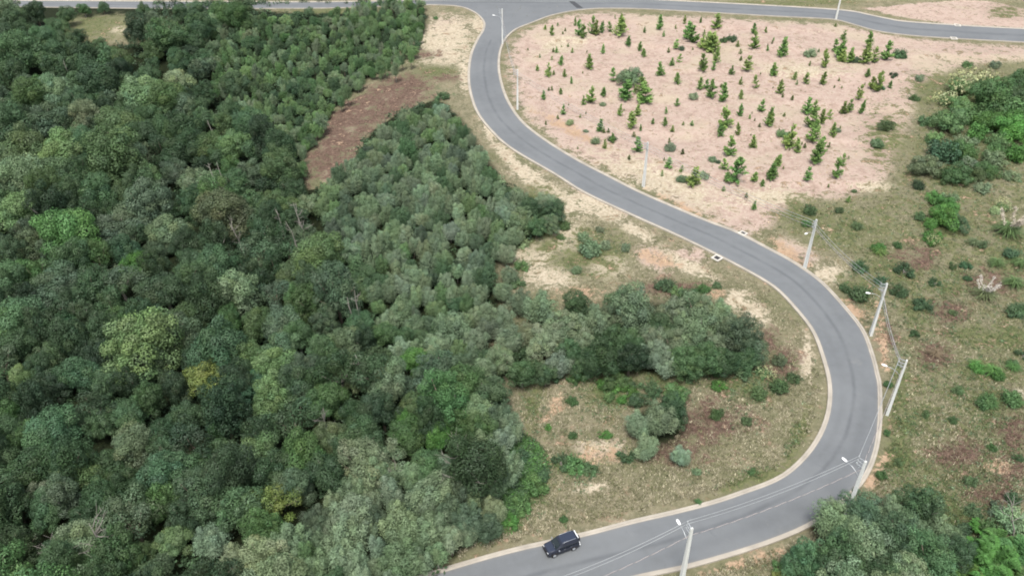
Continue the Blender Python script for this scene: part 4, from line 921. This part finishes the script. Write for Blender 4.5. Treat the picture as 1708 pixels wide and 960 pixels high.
def lamp_head_me():
    bm = bmesh.new(); pr = [(0, .07, .05), (.12, .13, .085), (.35, .17, .11), (.60, .15, .09), (.72, .08, .05)]; rings = []
    for x, w, h in pr: rings.append([bm.verts.new((x, w*math.cos(a), max(-.02, h*math.sin(a)))) for a in np.linspace(0, 2*PI, 13)[:-1]])
    for a, b_ in zip(rings[:-1], rings[1:]):
        for i in range(12): bm.faces.new((a[i], a[(i+1) % 12], b_[(i+1) % 12], b_[i]))
    bm.faces.new(rings[0][::-1]); bm.faces.new(rings[-1]); bmesh.ops.recalc_face_normals(bm, faces=bm.faces)
    me = bpy.data.meshes.new("lamp_head"); bm.to_mesh(me); bm.free(); me.materials.append(M_LAMP); return me
def lens_me():
    bm = bmesh.new(); bmesh.ops.create_uvsphere(bm, u_segments=12, v_segments=6, radius=1); bmesh.ops.scale(bm, vec=(.20, .12, .05), verts=bm.verts); bmesh.ops.translate(bm, vec=(.42, 0, -.025), verts=bm.verts)
    me = bpy.data.meshes.new("lamp_glass"); bm.to_mesh(me); bm.free(); me.materials.append(M_LENS); return me
ARM, HEAD, LENS = lamp_arm_me(), lamp_head_me(), lens_me()
POLES = [   # foot pixel (or top pixel), lamp, label
    (('t', 870, 905+95), True, "concrete pole standing past the frame's lower edge by the kerb"),
    (('t', 1154, 880), True, "pale concrete lamp pole at the lower road edge, with lines crossing the asphalt"),
    (('t', 1444, 769), True, "concrete lamp pole rising beside the big kerb trees at the bend"),
    (('b', 1480, 690), True, "concrete lamp pole on the outermost part of the bend"),
    (('b', 1452, 558), True, "concrete lamp pole on the slope just uphill of the outermost bend"),
    (('b', 1342, 447), True, "concrete lamp pole below the planted lot, third uphill of the kerb trees"),
    (('b', 1073, 311), False, "slim pale pole without lamp between road and planted lot"),
    (('b', 863, 182), False, "thin pale pole at the lot's inner corner where the road straightens"),
    (('b', 838, 73), True, "lamp pole standing at the mouth of the junction"),
    (('b', 1394, 33), False, "tall pole cut by the frame's upper edge beside the through road")]
tops = []
for (how, px, py), lamp, lab in POLES:
    if how == 'b': x, y, z = (float(v[0]) for v in ground(np.array([px*1.0]), np.array([py*1.0])))
    else:
        x, y = (float(v) for v in at_z(px, py, PH)); z = float(hz(x, y))
    d = mid_w-np.array([x, y]); j = np.argmin((d**2).sum(1)); az = math.atan2(d[j][1], d[j][0])
    if y > 225 and px > 1200: az = PI/2
    o = empty("utility_pole", (x, y, z), az); tag(o, lab, "utility pole", "concrete poles along the road")
    mobj("shaft", SHAFT, o)
    for h in (PH-.12, PH-.62, PH-1.12):
        b_ = mobj("bracket", BRACK, o); b_.location = (.03, 0, h); i_ = mobj("insulator", INSUL, b_); i_.location = (.84, 0, .045)
    if lamp:
        a_ = mobj("lamp_arm", ARM, o); a_.location = (0, 0, PH-2.35); hd = mobj("lamp_head", HEAD, o); hd.location = (1.93, 0, PH-1.80); hd.rotation_euler = (0, -.12, 0); mobj("lamp_glass", LENS, hd)
    tops.append((Vector((x, y, z)), Vector((math.cos(az), math.sin(az), 0))))
def conductor(name, h, out, rad, mat, label, sag=.75, twist=False):
    V, F = [], []; ch = tops[:9]
    V2, F2 = [], []
    for (p, u), (q, w) in zip(ch[:-1], ch[1:]):
        a, b_ = p+u*out+Vector((0, 0, h)), q+w*out+Vector((0, 0, h)); n_ = 24 if not twist else 64
        pts = [a.lerp(b_, t/n_)-Vector((0, 0, 4*sag*(t/n_)*(1-t/n_))) for t in range(n_+1)]
        if not twist: tube(V, F, pts, [rad]*len(pts), 5)
        else:
            t0 = (b_-a).normalized(); s = t0.cross(Vector((0, 0, 1))).normalized(); L_ = (b_-a).length
            for VV, FF, ph in ((V, F, 0), (V2, F2, PI)):
                tube(VV, FF, [c+(s*math.cos(ph+L_*k/n_*2*PI/1.9)+Vector((0, 0, 1))*math.sin(ph+L_*k/n_*2*PI/1.9))*rad for k, c in enumerate(pts)], [rad*.85]*len(pts), 5)
    if not twist: return tag(mobj(name, pyd(name, V, F, mat, True)), label, "power line", None)
    o = empty(name, (0, 0, 0)); tag(o, label, "power line"); mobj("neutral_strand", pyd("neutral_strand", V, F, M_WIRE_P, True), o); mobj("insulated_strand", pyd("insulated_strand", V2, F2, mat, True), o)
conductor("power_line", PH-.12+.24, .87, .027, M_WIRE, "pale upper wire strung along the pole tops over the road")
conductor("power_line", PH-.62+.24, .87, .027, M_WIRE, "pale second wire strung just below the upper one", sag=.85)
conductor("power_line", PH-1.45, .18, .028, M_WIRE_B, "twisted cable sagging below both pale wires, looking like a dashed line", sag=.7, twist=True)

# ------------------------------------------------------------------ storm drains, dark raised strip
M_DARK = paint("dark_iron_grate", (.035, .035, .038), .7, var=.3)
M_SLAB = paint("drain_concrete", (.50, .47, .42), .9, var=.2)
for px, py, lab, wd in ((1196, 430, "square concrete storm drain on the inner kerb", 1.5), (1239, 389, "weathered storm drain on the outer kerb across from the square one", 1.3), (1591, 64, "storm drain on the near kerb of the through road", 1.7), (1597, 42, "storm drain on the far kerb of the through road", 1.7)):
    x, y, z = (float(v[0]) for v in ground(np.array([px*1.0]), np.array([py*1.0]), .12)); line = inner_w if px == 1196 else outer_w if px == 1239 else near_r if py == 64 else far_w
    j = np.argmin(((line-[x, y])**2).sum(1)); t = line[min(j+1, len(line)-1)]-line[max(j-1, 0)]
    o = empty("storm_drain", (x, y, 0), math.atan2(t[1], t[0])); tag(o, lab, "storm drain", "storm drains at the kerbs")
    bm = bmesh.new()
    for c, s in (((0, wd*.42, .10), (wd, wd*.16, .22)), ((0, -wd*.42, .10), (wd, wd*.16, .22)), ((wd*.42, 0, .10), (wd*.16, wd*.68, .22)), ((-wd*.42, 0, .10), (wd*.16, wd*.68, .22))): box(bm, c, s)
    bm_obj("frame", bm, M_SLAB, o)
    bm = bmesh.new(); box(bm, (0, 0, .06), (wd*.68, wd*.68, .03))
    for k in range(6): box(bm, (-wd*.28+k*wd*.112, 0, .10), (wd*.05, wd*.66, .05))
    bm_obj("grate", bm, M_DARK, o)
M_DARK_STRIP = paint("dark_strip", (.040, .042, .046), .85, var=.2, scale=2)
V, F = [], []; hp = to_world([(949, 3), (958, 3), (973, 14), (962, 14)]); a_, b_, c_, d_ = [np.array(p) for p in hp]
for i in range(9):
    for k in range(7):
        u, v = k/6, i/8; p = (a_*(1-u)+b_*u)*(1-v)+(d_*(1-u)+c_*u)*v; V.append((p[0], p[1], RZ+.012+.07*math.sin(PI*u)))
for i in range(8):
    for k in range(6): F.append((i*7+k, i*7+k+1, (i+1)*7+k+1, (i+1)*7+k))
tag(mobj("road_strip", pyd("road_strip", V, F, M_DARK_STRIP, True)), "dark strip across the through road by the junction", kind='structure')

# ------------------------------------------------------------------ the parked off-road car
M_BODY = paint("dark_navy_paint", (.010, .013, .024), .34, var=.05, coat=.35)
M_ROOFP = paint("navy_roof_paint", (.016, .023, .042), .42, var=.06, coat=.2)
M_GLASS = paint("dark_car_glass", (.012, .018, .020), .06, var=.05)
M_TRIM = paint("black_plastic", (.012, .012, .013), .7, var=.1)
M_TYRE = paint("tyre_rubber", (.016, .016, .016), .9, var=.15)
M_CHROME = paint("bright_metal", (.72, .74, .76), .18, metal=.9, var=.03)
M_WHITE = paint("white_enamel", (.74, .76, .76), .35, var=.03)
M_RED = paint("red_lamp_plastic", (.35, .015, .012), .2, var=.05)
fr, re_ = np.array([float(v) for v in at_z(909, 914, .8)]), np.array([float(v) for v in at_z(964, 894, .8)])
cx, cy = (float(v) for v in at_z(936, 907, .75)); yaw = math.atan2(fr[1]-re_[1], fr[0]-re_[0])
car = empty("parked_car", (cx, cy, RZ), yaw, (.98, .97, .92)); tag(car, "dark navy off-road car stopped by the inner kerb", "car")
def hull(name, secs, mat, parent, bevel=.05):
    """closed hull through cross-sections [(x, half width, z low, z high, half width at the top)]"""
    bm = bmesh.new(); rings = []
    for x, w, z0, z1, wt in secs: rings.append([bm.verts.new(p) for p in ((x, -w, z0), (x, w, z0), (x, w*1.0, z0+(z1-z0)*.62), (x, wt, z1), (x, -wt, z1), (x, -w*1.0, z0+(z1-z0)*.62))])
    for a, b_ in zip(rings[:-1], rings[1:]):
        for i in range(6): bm.faces.new((a[i], a[(i+1) % 6], b_[(i+1) % 6], b_[i]))
    bm.faces.new(rings[0][::-1]); bm.faces.new(rings[-1]); return bm_obj(name, bm, mat, parent, bevel, 2)
body = hull("body", [(-2.0, .80, .48, 1.02, .74), (-1.9, .87, .40, 1.08, .80), (-1.0, .88, .38, 1.10, .82), (.6, .88, .38, 1.10, .82), (.95, .88, .38, 1.08, .80), (1.75, .86, .40, .98, .76), (1.98, .76, .46, .86, .66)], M_BODY, car, .045)
cab = hull("cabin", [(-1.88, .78, 1.06, 1.66, .62), (-1.70, .80, 1.06, 1.76, .66), (.10, .80, 1.06, 1.76, .66), (.36, .80, 1.06, 1.70, .63), (.98, .79, 1.04, 1.12, .72)], M_BODY, car, .035)
hull("roof", [(-1.66, .60, 1.755, 1.80, .57), (-1.5, .63, 1.755, 1.81, .60), (.0, .63, 1.755, 1.81, .60), (.16, .60, 1.75, 1.79, .57)], M_ROOFP, car, .012)
hull("bonnet", [(1.02, .70, 1.055, 1.09, .66), (1.45, .69, 1.00, 1.055, .64), (1.84, .62, .92, .955, .56)], M_ROOFP, car, .012)
def pane(name, c, mat=M_GLASS):
    """a slightly thick pane from four corners, pushed out along its normal"""
    c = [Vector(p) for p in c]; nn = (c[1]-c[0]).cross(c[2]-c[0]).normalized()*.012; bm = bmesh.new(); a = [bm.verts.new(p) for p in c]; b_ = [bm.verts.new(p+nn) for p in c]
    bm.faces.new(a[::-1]); bm.faces.new(b_)
    for i in range(4): bm.faces.new((a[i], a[(i+1) % 4], b_[(i+1) % 4], b_[i]))
    return bm_obj(name, bm, mat, car)
pane("windscreen", [(.97, -.70, 1.14), (.97, .70, 1.14), (.42, .58, 1.70), (.42, -.58, 1.70)])
pane("rear_window", [(-1.885, .68, 1.14), (-1.885, -.68, 1.14), (-1.895, -.56, 1.62), (-1.895, .56, 1.62)])
for s in (1, -1):
    for x0, x1 in ((-1.70, -1.02), (-.96, -.22), (-.16, .42)):
        pts = [(x0, s*.812, 1.16), (x1+(.24 if x1 > .3 else 0), s*.812, 1.16), (x1-.10*(x1 > .3), s*.69, 1.64), (x0+.05, s*.69, 1.64)]; pane("side_window", pts[::-1] if s > 0 else pts)
    for x0, x1 in ((-.98, -.20), (-.16, .86)):
        bm = bmesh.new(); box(bm, ((x0+x1)/2, s*.882, .78), (x1-x0, .02, .52)); d = bm_obj("door", bm, M_BODY, car, .008); bm = bmesh.new(); box(bm, (x0+.12, s*.905, .95), (.17, .03, .035)); bm_obj("handle", bm, M_CHROME, d)
    for x in (1.22, -1.22):
        wh = empty("wheel", (0, 0, 0)); wh.parent = car; wh.location = (x, s*.80, .355)
        bm = bmesh.new(); bmesh.ops.create_cone(bm, cap_ends=True, segments=24, radius1=.36, radius2=.36, depth=.25, matrix=Matrix.Rotation(PI/2, 4, 'X')); bm_obj("tyre", bm, M_TYRE, wh, .03)
        bm = bmesh.new(); bmesh.ops.create_cone(bm, cap_ends=True, segments=20, radius1=.22, radius2=.19, depth=.03, matrix=Matrix.Translation((0, s*.135, 0)) @ Matrix.Rotation(-s*PI/2, 4, 'X')); bm_obj("rim", bm, M_CHROME, wh)
        bm = bmesh.new(); box(bm, (x, s*.875, .70), (.92, .09, .12)); bm_obj("wheel_arch", bm, M_TRIM, car, .03)
    V, F = [], []; tube(V, F, [(-1.60, s*.60, 1.80), (-1.45, s*.60, 1.87), (-.1, s*.60, 1.87), (.08, s*.60, 1.80)], [.022]*4, 6); mobj("roof_rail", pyd("roof_rail", V, F, M_CHROME, True), car)
    bm = bmesh.new(); box(bm, (.72, s*1.0, 1.17), (.13, .20, .15)); bm_obj("mirror", bm, M_CHROME, car, .04)
    bm = bmesh.new(); box(bm, (1.93, s*.55, .80), (.10, .26, .15)); bm_obj("headlight", bm, M_LENS, car, .03)
    bm = bmesh.new(); box(bm, (-2.0, s*.72, .92), (.08, .14, .34)); tl = bm_obj("tail_light", bm, M_WHITE, car, .02); bm = bmesh.new(); box(bm, (-2.045, s*.72, .86), (.01, .10, .12)); bm_obj("red_lens", bm, M_RED, tl)
    V, F = [], []; tube(V, F, [(.98, s*.34, 1.13), (.90, s*.05-.12, 1.22)], [.014, .010], 5); mobj("wiper", pyd("wiper", V, F, M_CHROME, True), car)
bm = bmesh.new(); box(bm, (1.99, 0, .55), (.16, 1.56, .22)); bm_obj("front_bumper", bm, M_TRIM, car, .05)
bm = bmesh.new(); box(bm, (-2.06, 0, .55), (.18, 1.60, .20)); bm_obj("rear_bumper", bm, M_WHITE, car, .05)
bm = bmesh.new(); box(bm, (1.985, 0, .78), (.05, .70, .14)); bm_obj("grille", bm, M_TRIM, car, .02)
sw = empty("spare_wheel", (0, 0, 0)); sw.parent = car; sw.location = (-2.13, .08, 1.02)
bm = bmesh.new(); bmesh.ops.create_cone(bm, cap_ends=True, segments=24, radius1=.34, radius2=.34, depth=.22, matrix=Matrix.Rotation(PI/2, 4, 'Y')); bm_obj("tyre", bm, M_TYRE, sw, .03)
bm = bmesh.new(); bmesh.ops.create_cone(bm, cap_ends=True, segments=20, radius1=.20, radius2=.20, depth=.25, matrix=Matrix.Rotation(PI/2, 4, 'Y')); bm_obj("rim", bm, M_WHITE, sw)
bm = bmesh.new(); box(bm, (-1.88, 0, 1.765), (.10, 1.16, .05)); bm_obj("spoiler", bm, M_WHITE, car, .015)
